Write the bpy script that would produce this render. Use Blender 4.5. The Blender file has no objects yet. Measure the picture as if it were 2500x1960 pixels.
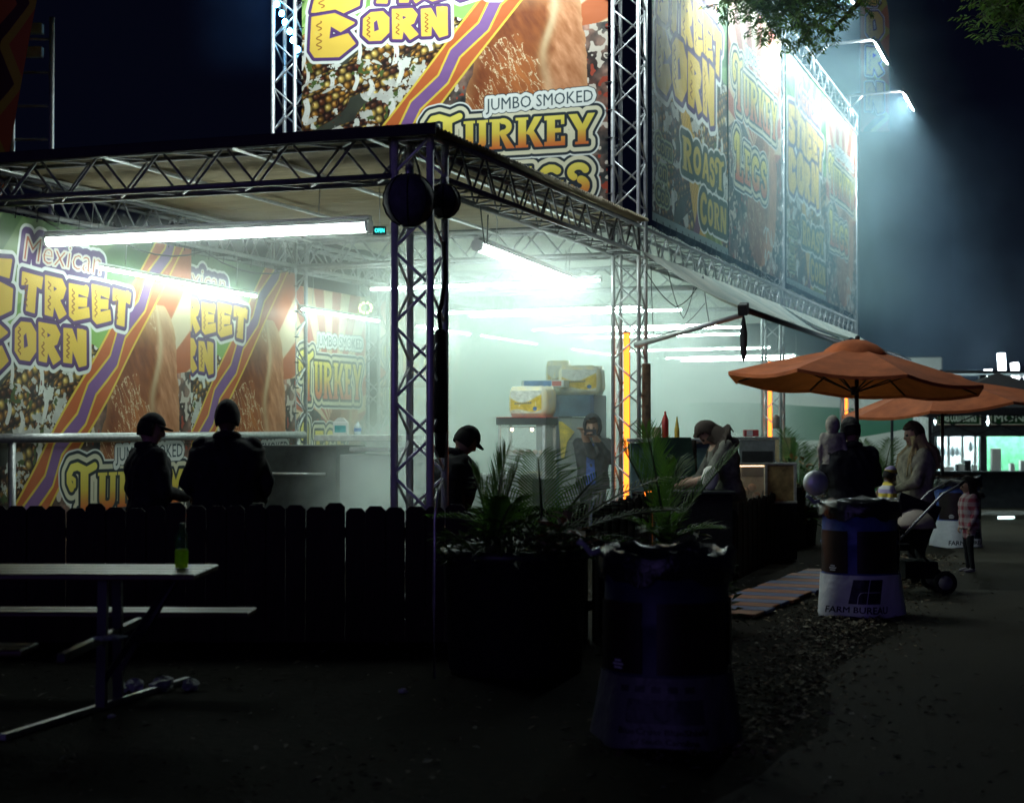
import bpy, bmesh, math, random
import numpy as np
from mathutils import Vector, Matrix, Euler

random.seed(7)
R = math.radians
PI = math.pi
scene = bpy.context.scene
COL = scene.collection

# ------------------------------------------------------------------ camera
YAW = R(19.9)
EYE = 1.55
cam_data = bpy.data.cameras.new('camera')
cam = bpy.data.objects.new('camera', cam_data)
COL.objects.link(cam)
cam.location = (0, 0, EYE)
cam.rotation_euler = (R(90.86), 0, YAW)
cam_data.sensor_width = 36.0
cam_data.lens = 56.17
cam_data.clip_start = 0.05
cam_data.clip_end = 600
cam_data.dof.use_dof = True
cam_data.dof.focus_distance = 15.5
cam_data.dof.aperture_fstop = 2.4
scene.camera = cam

# ------------------------------------------------------------------ night sky
world = bpy.data.worlds.new('World')
scene.world = world
world.use_nodes = True
wn = world.node_tree
wn.nodes.clear()
w_out = wn.nodes.new('ShaderNodeOutputWorld')
w_bg = wn.nodes.new('ShaderNodeBackground')
w_bg.inputs['Color'].default_value = (0.22, 0.30, 1.0, 1)
w_bg.inputs['Strength'].default_value = 0.0042
wn.links.new(w_bg.outputs[0], w_out.inputs[0])

# faint violet night glow from the fairground behind the camera
sun_d = bpy.data.lights.new('night_glow', 'SUN')
sun_d.energy = 0.12
sun_d.angle = R(25)
sun_d.color = (0.36, 0.26, 1.0)
sun = bpy.data.objects.new('night_glow', sun_d)
COL.objects.link(sun)
sun.rotation_euler = (R(83), 0, YAW - R(28))

scene.view_settings.view_transform = 'Standard'
scene.view_settings.look = 'None'
scene.view_settings.exposure = 0.22
scene.view_settings.gamma = 1.0
scene.view_settings.use_curve_mapping = False
cy = scene.cycles
cy.use_denoising = True
try:
    cy.denoiser = 'OPENIMAGEDENOISE'
    cy.denoising_input_passes = 'RGB_ALBEDO_NORMAL'
except Exception:
    pass
cy.use_adaptive_sampling = True
cy.adaptive_threshold = 0.02
cy.max_bounces = 8
cy.diffuse_bounces = 3
cy.glossy_bounces = 3
cy.transmission_bounces = 4
cy.transparent_max_bounces = 12
cy.volume_bounces = 5
cy.volume_step_rate = 1.0
cy.volume_max_steps = 160
cy.caustics_reflective = False
cy.caustics_refractive = False
cy.sample_clamp_indirect = 4.0
cy.filter_width = 1.6

# ------------------------------------------------------------------ helpers
FWD = Vector((-math.sin(YAW), math.cos(YAW), 0))
RGT = Vector((math.cos(YAW), math.sin(YAW), 0))
def C(lat, d, z=0.0):
    """lateral offset and distance along the view, to a point of the place"""
    p = FWD * d + RGT * lat
    return Vector((p.x, p.y, z))

MATS = {}
def mat(name, col, rough=0.6, metal=0.0, var=0.18, scale=9.0, bump=0.0, emit=None, estr=0.0, alpha=1.0,
        trans=0.0, spec=0.4, col2=None, aniso=None, coat=0.0):
    """principled surface with a noise-driven colour variation, optional relief"""
    if name in MATS:
        return MATS[name]
    m = bpy.data.materials.new(name)
    m.use_nodes = True
    nt = m.node_tree
    b = nt.nodes['Principled BSDF']
    b.inputs['Roughness'].default_value = rough
    b.inputs['Metallic'].default_value = metal
    b.inputs['Specular IOR Level'].default_value = spec
    b.inputs['Coat Weight'].default_value = coat
    if trans:
        b.inputs['Transmission Weight'].default_value = trans
        b.inputs['IOR'].default_value = 1.3
    if alpha < 1:
        b.inputs['Alpha'].default_value = alpha
    tc = nt.nodes.new('ShaderNodeTexCoord')
    mp = nt.nodes.new('ShaderNodeMapping')
    if aniso:
        mp.inputs['Scale'].default_value = aniso
    nt.links.new(tc.outputs['Object'], mp.inputs[0])
    nz = nt.nodes.new('ShaderNodeTexNoise')
    nz.inputs['Scale'].default_value = scale
    nz.inputs['Detail'].default_value = 5
    nz.inputs['Roughness'].default_value = 0.65
    nt.links.new(mp.outputs[0], nz.inputs['Vector'])
    cr = nt.nodes.new('ShaderNodeValToRGB')
    c2 = col2 if col2 else tuple(max(0.0, c * (1 - 2.2 * var)) for c in col)
    c1 = tuple(min(1.0, c * (1 + var)) for c in col)
    cr.color_ramp.elements[0].position = 0.30
    cr.color_ramp.elements[1].position = 0.68
    cr.color_ramp.elements[0].color = (*c2, 1)
    cr.color_ramp.elements[1].color = (*c1, 1)
    nt.links.new(nz.outputs['Fac'], cr.inputs[0])
    nt.links.new(cr.outputs[0], b.inputs['Base Color'])
    if bump:
        bp = nt.nodes.new('ShaderNodeBump')
        bp.inputs['Strength'].default_value = bump
        bp.inputs['Distance'].default_value = 0.02
        nt.links.new(nz.outputs['Fac'], bp.inputs['Height'])
        nt.links.new(bp.outputs[0], b.inputs['Normal'])
    if emit:
        b.inputs['Emission Color'].default_value = (*emit, 1)
        b.inputs['Emission Strength'].default_value = estr
    MATS[name] = m
    return m

def leaf_mat(name, col, col2, scale=3.0, tr=0.45, rough=.5):
    m = mat(name, col, rough, 0, .3, scale, spec=.4, col2=col2)
    nt = m.node_tree; b = nt.nodes['Principled BSDF']; o = nt.nodes['Material Output']
    t = nt.nodes.new('ShaderNodeBsdfTranslucent'); x = nt.nodes.new('ShaderNodeMixShader'); x.inputs[0].default_value = tr
    t.inputs[0].default_value = (col[0] * 1.5, col[1] * 1.6, col[2] * 1.0, 1)
    nt.links.new(b.outputs[0], x.inputs[1]); nt.links.new(t.outputs[0], x.inputs[2]); nt.links.new(x.outputs[0], o.inputs[0])
    return m

def glow(name, col, strength):
    if name in MATS:
        return MATS[name]
    m = bpy.data.materials.new(name)
    m.use_nodes = True
    nt = m.node_tree
    nt.nodes.clear()
    o = nt.nodes.new('ShaderNodeOutputMaterial')
    e = nt.nodes.new('ShaderNodeEmission')
    e.inputs[0].default_value = (*col, 1)
    e.inputs[1].default_value = strength
    nt.links.new(e.outputs[0], o.inputs[0])
    MATS[name] = m
    return m

def basis(p0, p1):
    d = (Vector(p1) - Vector(p0))
    L = d.length
    q = d.to_track_quat('Z', 'Y') if L > 1e-9 else Vector((0, 0, 1)).to_track_quat('Z', 'Y')
    return q, L

class MB:
    """collects simple solids into one mesh"""
    def __init__(s):
        s.v = []; s.f = []; s.mi = []; s.m = 0; s.smooth = []; s.uv = None; s.M = None
    def add(s, vs, fs, smooth=False):
        o = len(s.v)
        if s.M is not None:
            vs = [s.M @ Vector(p) for p in vs]
        s.v += [tuple(p) for p in vs]
        for f in fs:
            s.f.append(tuple(i + o for i in f)); s.mi.append(s.m); s.smooth.append(smooth)
        return s
    def box(s, c, size, rz=0.0, rx=0.0, ry=0.0):
        x, y, z = (size[0] / 2, size[1] / 2, size[2] / 2)
        b = min(0.006, 0.22 * min(size))
        Mx = Euler((rx, ry, rz)).to_matrix()
        vs = []
        for zz, ins in ((-z, b), (-z + b, 0), (z - b, 0), (z, b)):
            for sx, sy in ((-1, -1), (1, -1), (1, 1), (-1, 1)):
                vs.append(Vector(c) + Mx @ Vector((sx * (x - ins), sy * (y - ins), zz)))
        fs = [(3, 2, 1, 0), (12, 13, 14, 15)]
        for k in range(3):
            for i in range(4):
                j = (i + 1) % 4
                fs.append((k * 4 + i, k * 4 + j, k * 4 + 4 + j, k * 4 + 4 + i))
        return s.add(vs, fs)
    def bar(s, p0, p1, w, h, up=(0, 0, 1)):
        p0 = Vector(p0); p1 = Vector(p1); d = (p1 - p0).normalized()
        sx = d.cross(Vector(up))
        if sx.length < 1e-6: sx = d.cross(Vector((1, 0, 0)))
        sx.normalize(); sy = sx.cross(d)
        vs = []
        for p in (p0, p1):
            for a, b in ((-1, -1), (1, -1), (1, 1), (-1, 1)):
                vs.append(p + sx * a * w / 2 + sy * b * h / 2)
        return s.add(vs, [(0, 1, 2, 3), (7, 6, 5, 4), (0, 4, 5, 1), (1, 5, 6, 2), (2, 6, 7, 3), (3, 7, 4, 0)])
    def cyl(s, p0, p1, r0, r1=None, n=10, caps=True):
        r1 = r0 if r1 is None else r1
        q, L = basis(p0, p1)
        vs = []
        for p, r in ((p0, r0), (p1, r1)):
            for i in range(n):
                a = 2 * PI * i / n
                vs.append(Vector(p) + q @ Vector((r * math.cos(a), r * math.sin(a), 0)))
        s.add(vs, [(i, (i + 1) % n, n + (i + 1) % n, n + i) for i in range(n)], True)
        if caps:
            o = len(s.v) - 2 * n
            s.f.append(tuple(o + i for i in reversed(range(n)))); s.mi.append(s.m); s.smooth.append(False)
            s.f.append(tuple(o + n + i for i in range(n))); s.mi.append(s.m); s.smooth.append(False)
        return s
    def tube(s, pts, r, n=7):
        pts = [Vector(p) for p in pts]
        rr = r if isinstance(r, (list, tuple)) else [r] * len(pts)
        vs = []; fs = []
        for k, p in enumerate(pts):
            a = pts[max(0, k - 1)]; b = pts[min(len(pts) - 1, k + 1)]
            q, _ = basis(a, b)
            for i in range(n):
                t = 2 * PI * i / n
                vs.append(p + q @ Vector((rr[k] * math.cos(t), rr[k] * math.sin(t), 0)))
        for k in range(len(pts) - 1):
            for i in range(n):
                j = (i + 1) % n
                fs.append((k * n + i, k * n + j, k * n + n + j, k * n + n + i))
        fs.append(tuple(reversed(range(n)))); fs.append(tuple((len(pts) - 1) * n + i for i in range(n)))
        return s.add(vs, fs, True)
    def lathe(s, prof, c=(0, 0, 0), n=20, sx=1.0, sy=1.0):
        vs = []; fs = []
        for r, z in prof:
            for i in range(n):
                a = 2 * PI * i / n
                vs.append((c[0] + sx * r * math.cos(a), c[1] + sy * r * math.sin(a), c[2] + z))
        for k in range(len(prof) - 1):
            for i in range(n):
                j = (i + 1) % n
                fs.append((k * n + i, k * n + j, k * n + n + j, k * n + n + i))
        if prof[0][0] > 1e-6: fs.append(tuple(reversed(range(n))))
        if prof[-1][0] > 1e-6: fs.append(tuple((len(prof) - 1) * n + i for i in range(n)))
        return s.add(vs, fs, True)
    def ball(s, c, r, n=12, m=8, rot=None):
        """ellipsoid, r scalar or triple"""
        if not isinstance(r, (tuple, list)): r = (r, r, r)
        vs = []; fs = []
        for k in range(m + 1):
            t = -PI / 2 + PI * k / m
            ct = max(math.cos(t), 0.02)
            for i in range(n):
                a = 2 * PI * i / n
                p = Vector((r[0] * ct * math.cos(a), r[1] * ct * math.sin(a), r[2] * math.sin(t)))
                if rot: p = rot @ p
                vs.append(Vector(c) + p)
        for k in range(m):
            for i in range(n):
                j = (i + 1) % n
                fs.append((k * n + i, k * n + j, k * n + n + j, k * n + n + i))
        fs.append(tuple(reversed(range(n)))); fs.append(tuple(m * n + i for i in range(n)))
        return s.add(vs, fs, True)
    def prism(s, poly, y0, y1):
        """polygon in x,z pushed along y"""
        n = len(poly)
        vs = [(x, y0, z) for x, z in poly] + [(x, y1, z) for x, z in poly]
        return s.add(vs, [tuple(range(n)), tuple(reversed(range(n, 2 * n)))] + [(i, n + i, n + (i + 1) % n, (i + 1) % n) for i in range(n)])
    def mesh(s, name, mats):
        me = bpy.data.meshes.new(name)
        me.from_pydata(s.v, [], s.f)
        if not isinstance(mats, (list, tuple)): mats = [mats]
        for m in mats: me.materials.append(m)
        me.polygons.foreach_set('material_index', s.mi)
        me.polygons.foreach_set('use_smooth', s.smooth)
        if s.uv:
            uvl = me.uv_layers.new(name='UVMap')
            for lp in me.loops:
                uvl.data[lp.index].uv = s.uv(me.vertices[lp.vertex_index].co)
        me.update()
        return me
    def build(s, name, mats, parent=None, label=None, loc=None):
        return link(name, s.mesh(name, mats), parent, label, loc)

def link(name, me, parent=None, label=None, loc=None):
    o = bpy.data.objects.new(name, me)
    COL.objects.link(o)
    if parent is not None: o.parent = parent
    if loc is not None: o.location = loc
    if label: o['label'] = label
    return o

def tag(o, label=None, cat=None, group=None, kind=None):
    if label: o['label'] = label
    if cat:
        o['category'] = cat
        if not kind: o['kind'] = 'thing'
    if group: o['group'] = group
    if kind: o['kind'] = kind
    return o

def thing(name, label, cat, loc=(0, 0, 0), rz=0.0, group=None):
    o = bpy.data.objects.new(name, None)
    COL.objects.link(o)
    o.empty_display_size = 0.1
    o.location = loc
    o.rotation_euler = (0, 0, rz)
    return tag(o, label, cat, group)

KIDS = {}
def copy_tree(o, label=None, loc=None, rz=None, parent=None):
    c = o.copy()
    COL.objects.link(c)
    if parent is not None: c.parent = parent
    if label: c['label'] = label
    if loc is not None: c.location = loc
    if rz is not None: c.rotation_euler = (0, 0, rz)
    for ch in list(o.children):
        copy_tree(ch, parent=c)
    return c

# ------------------------------------------------------------------ common materials
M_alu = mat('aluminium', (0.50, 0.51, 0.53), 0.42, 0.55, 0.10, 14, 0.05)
M_alu_lit = mat('lit_aluminium', (0.80, 0.80, 0.82), 0.38, 0.25, 0.06, 14, 0.05)  # aluminium lightened for the corner post, to show more violet light
M_alu_shaded = mat('shaded_aluminium', (0.17, 0.17, 0.18), 0.5, 0.4, 0.15, 14, 0.05)  # same aluminium darkened, canopy beams coloured as if unlit
M_steel = mat('galvanised_steel', (0.42, 0.43, 0.43), 0.38, 0.7, 0.12, 20, 0.05)
M_dark = mat('black_plastic', (0.012, 0.012, 0.014), 0.45, 0, 0.2, 12, 0.1)
M_rubber = mat('black_rubber', (0.010, 0.010, 0.010), 0.7, 0, 0.2, 20)
M_cloth_black = mat('black_cloth', (0.012, 0.012, 0.016), 0.9, 0, 0.25, 30, 0.3)
M_wood_fence = mat('weathered_fence_wood', (0.026, 0.019, 0.013), 0.85, 0, 0.25, 5, 0.4, aniso=(9, 9, 0.8))
M_wood_table = mat('varnished_table_wood', (0.075, 0.036, 0.018), 0.4, 0, 0.25, 3, 0.2, aniso=(0.6, 9, 9), spec=0.35)
M_sheet = mat('tan_sheet_metal', (0.30, 0.25, 0.16), 0.6, 0.1, 0.15, 4, 0.0, aniso=(0.3, 3, 1))
M_tarp = mat('white_tarp', (0.55, 0.57, 0.53), 0.8, 0, 0.08, 3, 0.2)
M_white = mat('white_paint', (0.72, 0.73, 0.70), 0.5, 0, 0.06, 6)
M_cream = mat('cream_canvas', (0.50, 0.46, 0.36), 0.85, 0, 0.12, 5, 0.2)
M_tube = glow('fluorescent_tube', (0.76, 1.0, 0.92), 60.0)
M_tube_big = glow('bloom_wide_tube', (0.84, 1.0, 0.94), 24.0)  # tubes of this glow are made thicker, bloom put into their shape
M_flood = glow('flood_lamp_face', (0.82, 0.97, 0.95), 440.0)
M_amber = glow('amber_led', (1.0, 0.21, 0.018), 3.4)
M_cyan = glow('cyan_led', (0.12, 0.55, 1.0), 70.0)
M_glass = mat('clear_glass', (0.85, 0.92, 0.90), 0.05, 0, 0.02, 4, alpha=0.22, spec=0.6)
# ------------------------------------------------------------------ flat print, drawn in code (banners, signs, packaging)
rng = np.random.default_rng(11)

def vnoise(X, Y, seed):
    r = np.random.default_rng(seed)
    g = r.random((64, 64))
    xi = np.floor(X).astype(int); yi = np.floor(Y).astype(int)
    fx = X - xi; fy = Y - yi
    fx = fx * fx * (3 - 2 * fx); fy = fy * fy * (3 - 2 * fy)
    x0 = xi % 64; x1 = (xi + 1) % 64; y0 = yi % 64; y1 = (yi + 1) % 64
    return (g[y0, x0] * (1 - fx) + g[y0, x1] * fx) * (1 - fy) + (g[y1, x0] * (1 - fx) + g[y1, x1] * fx) * fy

def fbm(X, Y, sc, seed, octv=4):
    t = 0; a = 0.5; n = 0
    for k in range(octv):
        t = t + a * vnoise(X * sc, Y * sc, seed + k * 17); n += a
        sc *= 2.03; a *= 0.55
    return t / n

def segs_of(poly, closed=True):
    p = np.array(poly, float)
    q = np.roll(p, -1, 0)
    s = np.concatenate([p, q], 1)
    return s if closed else s[:-1]

class Canvas:
    """W x H picture; x runs 0..asp, y runs 0..1 upward"""
    def __init__(s, W, H, bg):
        s.W, s.H = W, H
        s.asp = W / H
        s.a = np.empty((H, W, 3)); s.a[:] = bg
        x = (np.arange(W) + 0.5) / H; y = (np.arange(H) + 0.5) / H
        s.X, s.Y = np.meshgrid(x, y)
        s.px = 1.0 / H
    def mix(s, al, col):
        al = al[..., None]
        s.a = s.a * (1 - al) + np.asarray(col, float) * al
    def cov(s, sd, off=0.0):
        return np.clip(0.5 - (sd - off) / s.px, 0, 1)
    def win(s, x0, x1, y0, y1):
        i0 = max(0, int(x0 * s.H)); i1 = min(s.W, int(x1 * s.H) + 1)
        j0 = max(0, int(y0 * s.H)); j1 = min(s.H, int(y1 * s.H) + 1)
        return slice(j0, max(j0, j1)), slice(i0, max(i0, i1))
    def sd_segs(s, segs, pad=0.06, sd=None, fill=True, w=0.0):
        """signed distance to the outlines given as segments (even-odd), or to strokes of width w"""
        segs = np.asarray(segs, float)
        if sd is None: sd = np.full((s.H, s.W), 9.0)
        x0 = segs[:, [0, 2]].min() - pad; x1 = segs[:, [0, 2]].max() + pad
        y0 = segs[:, [1, 3]].min() - pad; y1 = segs[:, [1, 3]].max() + pad
        J, I = s.win(x0, x1, y0, y1)
        X = s.X[J, I]; Y = s.Y[J, I]
        if X.size == 0: return sd
        D = np.full(X.shape, 81.0); ins = np.zeros(X.shape, bool)
        for ax, ay, bx, by in segs:
            dx, dy = bx - ax, by - ay
            L = dx * dx + dy * dy
            if L < 1e-14: continue
            t = np.clip(((X - ax) * dx + (Y - ay) * dy) / L, 0, 1)
            D = np.minimum(D, (X - ax - t * dx) ** 2 + (Y - ay - t * dy) ** 2)
            if fill and ay != by:
                c = (ay > Y) != (by > Y)
                ins ^= c & (X < ax + (Y - ay) * dx / dy)
        d = np.sqrt(D)
        d = np.where(ins, -d, d) if fill else d - w / 2
        sd[J, I] = np.minimum(sd[J, I], d)
        return sd
    def poly(s, pts, col, off=0.0):
        s.mix(s.cov(s.sd_segs(segs_of(pts), 0.01 + off), off), col)
    def line(s, pts, w, col, msk=None):
        p = np.array(pts, float); pad = w + .01
        J, I = s.win(p[:, 0].min() - pad, p[:, 0].max() + pad, p[:, 1].min() - pad, p[:, 1].max() + pad)
        X = s.X[J, I]; Y = s.Y[J, I]
        if X.size == 0: return
        D = np.full(X.shape, 81.0)
        for ax, ay, bx, by in segs_of(pts, False):
            dx, dy = bx - ax, by - ay; L = dx * dx + dy * dy + 1e-14
            t = np.clip(((X - ax) * dx + (Y - ay) * dy) / L, 0, 1)
            D = np.minimum(D, (X - ax - t * dx) ** 2 + (Y - ay - t * dy) ** 2)
        al = s.cov(np.sqrt(D) - w / 2)
        if msk is not None: al = al * msk[J, I]
        al = al[..., None]
        s.a[J, I] = s.a[J, I] * (1 - al) + np.asarray(col, float) * al

_txt_cache = {}
def text_segs(txt):
    """outline segments of a line of type, cap height 1"""
    if txt in _txt_cache: return _txt_cache[txt]
    cu = bpy.data.curves.new('type', 'FONT'); cu.body = txt; cu.resolution_u = 2
    ob = bpy.data.objects.new('type', cu); COL.objects.link(ob)
    dg = bpy.context.evaluated_depsgraph_get(); dg.update()
    ev = ob.evaluated_get(dg); me = ev.to_mesh()
    cnt = {}
    for p in me.polygons:
        for k in p.edge_keys: cnt[k] = cnt.get(k, 0) + 1
    v = [tuple(q.co[:2]) for q in me.vertices]
    sg = np.array([[*v[a], *v[b]] for (a, b), c in cnt.items() if c == 1], float)
    ev.to_mesh_clear()
    bpy.data.objects.remove(ob); bpy.data.curves.remove(cu)
    sg[:, [0, 2]] -= sg[:, [0, 2]].min()
    sg /= 0.69
    _txt_cache[txt] = sg
    return sg
def place_text(txt, x, y, h, width=None, shear=0.0, slope=0.0):
    g = text_segs(txt).copy()
    w = g[:, [0, 2]].max()
    sx = (width / w) if width else h
    out = g.copy()
    out[:, 0] = x + g[:, 0] * sx + shear * g[:, 1] * h; out[:, 2] = x + g[:, 2] * sx + shear * g[:, 3] * h
    out[:, 1] = y + g[:, 1] * h + slope * g[:, 0] * sx; out[:, 3] = y + g[:, 3] * h + slope * g[:, 2] * sx
    return out

# chunky carved letters, each in a unit box
CH = {
 'S': ([(.04,.96),(.96,1.03),(.90,.70),(.42,.76),(.42,.66),(.98,.48),(.95,.10),(.62,-.06),(.0,.04),(.06,.34),(.55,.28),(.52,.40),(.0,.56)],),
 'T': ([(.0,.70),(.03,1.02),(1.0,.95),(.94,.66),(.70,.73),(.62,-.02),(.22,.02),(.36,.75)],),
 'R': ([(.02,.0),(.0,1.0),(.78,.96),(.97,.74),(.84,.48),(.66,.42),(1.0,.06),(.70,-.08),(.42,.28),(.36,-.03)], [(.38,.58),(.36,.80),(.64,.70)]),
 'E': ([(.03,.06),(.0,1.0),(.94,.96),(.90,.70),(.42,.78),(.40,.61),(.86,.62),(.84,.40),(.40,.38),(.42,.24),(.96,.34),(1.0,.08),(.24,-.06)],),
 'C': ([(.0,.12),(.04,.98),(.56,1.02),(1.0,.74),(.70,.55),(.46,.74),(.42,.36),(.86,.46),(1.02,.20),(.66,-.10),(.10,-.06)],),
 'O': ([(.0,.22),(.02,.80),(.30,1.0),(.76,1.0),(1.0,.76),(1.0,.24),(.70,-.02),(.24,.0)], [(.40,.26),(.38,.66),(.56,.78),(.66,.34)]),
 'N': ([(.02,.0),(.0,1.0),(.36,1.0),(.66,.46),(.62,1.02),(1.0,.98),(1.02,-.06),(.72,-.12),(.38,.44),(.36,-.02)],),
}
def chunky(cv, word, x, y, w, h, gap=0.16, slope=0.0):
    n = len(word); cw = w / (n + gap * (n - 1)); sd = None; boxes = []
    for i, ch in enumerate(word):
        gx = x + i * cw * (1 + gap); gy = y + slope * (gx - x); hh = h * (1.0 + 0.06 * math.sin(i * 2.3))
        sg = np.concatenate([segs_of([(gx + px * cw, gy + py * hh) for px, py in p]) for p in CH[ch]])
        sd = cv.sd_segs(sg, 0.06, sd)
        boxes.append((gx, gy, cw, hh))
    return sd, boxes

def capst(pts, w): return ('s', pts, w)
def rect(x0, y0, x1, y1): return ('p', [(x0, y0), (x1, y0), (x1, y1), (x0, y1)])
def arc(cx, cy, rx, ry, a0, a1, w, n=12):
    return ('s', [(cx + rx * math.cos(R(a0 + (a1 - a0) * k / n)), cy + ry * math.sin(R(a0 + (a1 - a0) * k / n))) for k in range(n + 1)], w)
SW = 0.25
SE = {  # heavy serif letters, unit height, own widths
 'T': (0.92, [capst([(.10,.52),(.02,.64),(.02,.80),(.12,.93),(.30,.96),(.60,.86),(.86,.95)], .17), capst([(.10,.52),(.20,.56),(.20,.68),(.12,.72)], .10), rect(.40,.0,.66,.92), rect(.32,.0,.74,.08)]),
 'U': (0.74, [rect(.06,.22,.30,.88), rect(.48,.22,.70,.88), arc(.38,.24,.21,.17,180,360,.22), rect(.0,.80,.36,.88), rect(.42,.80,.76,.88)]),
 'R': (0.74, [rect(.08,.0,.32,.88), rect(.0,.0,.38,.08), rect(.0,.80,.40,.88), arc(.40,.64,.20,.17,-90,90,.17), ('p', [(.30,.46),(.48,.44),(.78,.0),(.52,.0)])]),
 'K': (0.80, [rect(.08,.0,.32,.88), rect(.0,.0,.38,.08), rect(.0,.80,.38,.88), ('p', [(.30,.40),(.56,.88),(.80,.88),(.46,.34)]), ('p', [(.36,.46),(.52,.52),(.84,.0),(.58,.0)])]),
 'E': (0.66, [rect(.08,.0,.32,.88), rect(.0,.0,.62,.13), rect(.0,.75,.60,.88), rect(.30,.38,.50,.51), rect(.50,.0,.62,.27), rect(.50,.61,.60,.88)]),
 'Y': (0.78, [rect(.28,.0,.52,.42), rect(.20,.0,.60,.08), ('p', [(.28,.40),(.52,.40),(.26,.88),(.0,.88)]), ('p', [(.30,.36),(.50,.36),(.80,.88),(.58,.88)])]),
 'L': (0.74, [capst([(.06,.66),(.04,.82),(.16,.95),(.32,.92),(.34,.80)], .15), rect(.16,.0,.40,.86), rect(.08,.0,.70,.13), rect(.56,.0,.70,.28)]),
 'G': (0.74, [arc(.38,.44,.27,.35,50,325,.22), rect(.42,.30,.72,.43), rect(.52,.06,.70,.40)]),
 'S': (0.60, [arc(.30,.64,.20,.17,20,235,.21), arc(.30,.24,.20,.19,-160,70,.23)]),
 'O': (0.78, [arc(.38,.44,.25,.34,0,360,.22,20)]), 'A': (0.80, [('p', [(.0,.0),(.24,.0),(.50,.88),(.30,.88)]), ('p', [(.56,.0),(.82,.0),(.54,.88),(.34,.88)]), rect(.22,.22,.60,.34)]),
 'C': (0.72, [arc(.38,.44,.27,.35,45,315,.22)]), 'N': (0.82, [rect(.06,.0,.26,.88), rect(.56,.0,.76,.88), ('p', [(.06,.88),(.32,.88),(.76,.0),(.50,.0)])]),
}
def serif(cv, word, x, y, h, width, big_first=1.16):
    tot = sum(SE[c][0] for c in word) + 0.06 * (len(word) - 1) + (big_first - 1) * SE[word[0]][0]
    k = width / tot; cx = x; sd = None
    for i, c in enumerate(word):
        m = big_first if i == 0 else 1.0
        w, parts = SE[c]
        for p in parts:
            pts = [(cx + a * k * m, y + b * h * m - (0.06 * h if i == 0 else 0)) for a, b in p[1]]
            if p[0] == 'p': sd = cv.sd_segs(segs_of(pts), 0.07, sd)
            else: sd = cv.sd_segs(segs_of(pts, False), 0.07, sd, fill=False, w=p[2] * min(k, h) * m)
        cx += (w * m + 0.06) * k
    return sd

WHITE = (.93, .94, .92); PURPLE = (.36, .24, .46); YEL = (.93, .80, .30); NAVY = (.12, .17, .20); CREAMC = (.90, .88, .76)
def paint_street(cv, sd, boxes, k=1.0):
    for q in sd: cv.mix(cv.cov(q, 0.032 * k), WHITE)
    for q in sd:
        cv.mix(cv.cov(q, 0.019 * k), (.28, .20, .36))
        cv.mix(cv.cov(q, 0.015 * k), PURPLE)
        cv.mix(cv.cov(q, 0.004 * k), (.94, .79, .33))
    for i, (x, y, w, h) in enumerate(boxes):
        pts = [(x + w * (.20 + .06 * math.sin(t * .75 + i)), y + h * (.12 + .02 * t)) for t in range(38)]
        cv.line(pts, 0.0045 * k, (.55, .33, .16))
        c = (x + w * .82, y + h * .93) if i % 2 else (x + w * .15, y + h * .55)
        if i % 3 != 1:
            sp = [(c[0] + (.012 - .0011 * t) * k * math.cos(t * .9), c[1] + (.012 - .0011 * t) * k * math.sin(t * .9)) for t in range(11)]
            cv.line(sp, 0.0075 * k, (.93, .80, .36))
def paint_serif(cv, sd, y0, y1, k=1.0):
    cv.mix(cv.cov(sd, 0.040 * k), WHITE)
    cv.mix(cv.cov(sd, 0.034 * k), NAVY)
    cv.mix(cv.cov(sd, 0.025 * k), CREAMC)
    cv.mix(cv.cov(sd, 0.010 * k), NAVY)
    t = np.clip((cv.Y - y0) / (y1 - y0), 0, 1)[..., None]
    g = np.where(t > .5, np.array((.90, .80, .30)) + (np.array((.97, .91, .42)) - np.array((.90, .80, .30))) * (t - .5) * 2,
                 np.array((.84, .38, .18)) + (np.array((.90, .80, .30)) - np.array((.84, .38, .18))) * t * 2)
    al = cv.cov(sd, 0.0)[..., None]
    cv.a = cv.a * (1 - al) + g * al
def paint_small(cv, sd, k=1.0):
    cv.mix(cv.cov(sd, 0.013 * k), NAVY)
    cv.mix(cv.cov(sd, 0.011 * k), WHITE)
    cv.mix(cv.cov(sd, 0.0), (.20, .27, .30))

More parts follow.
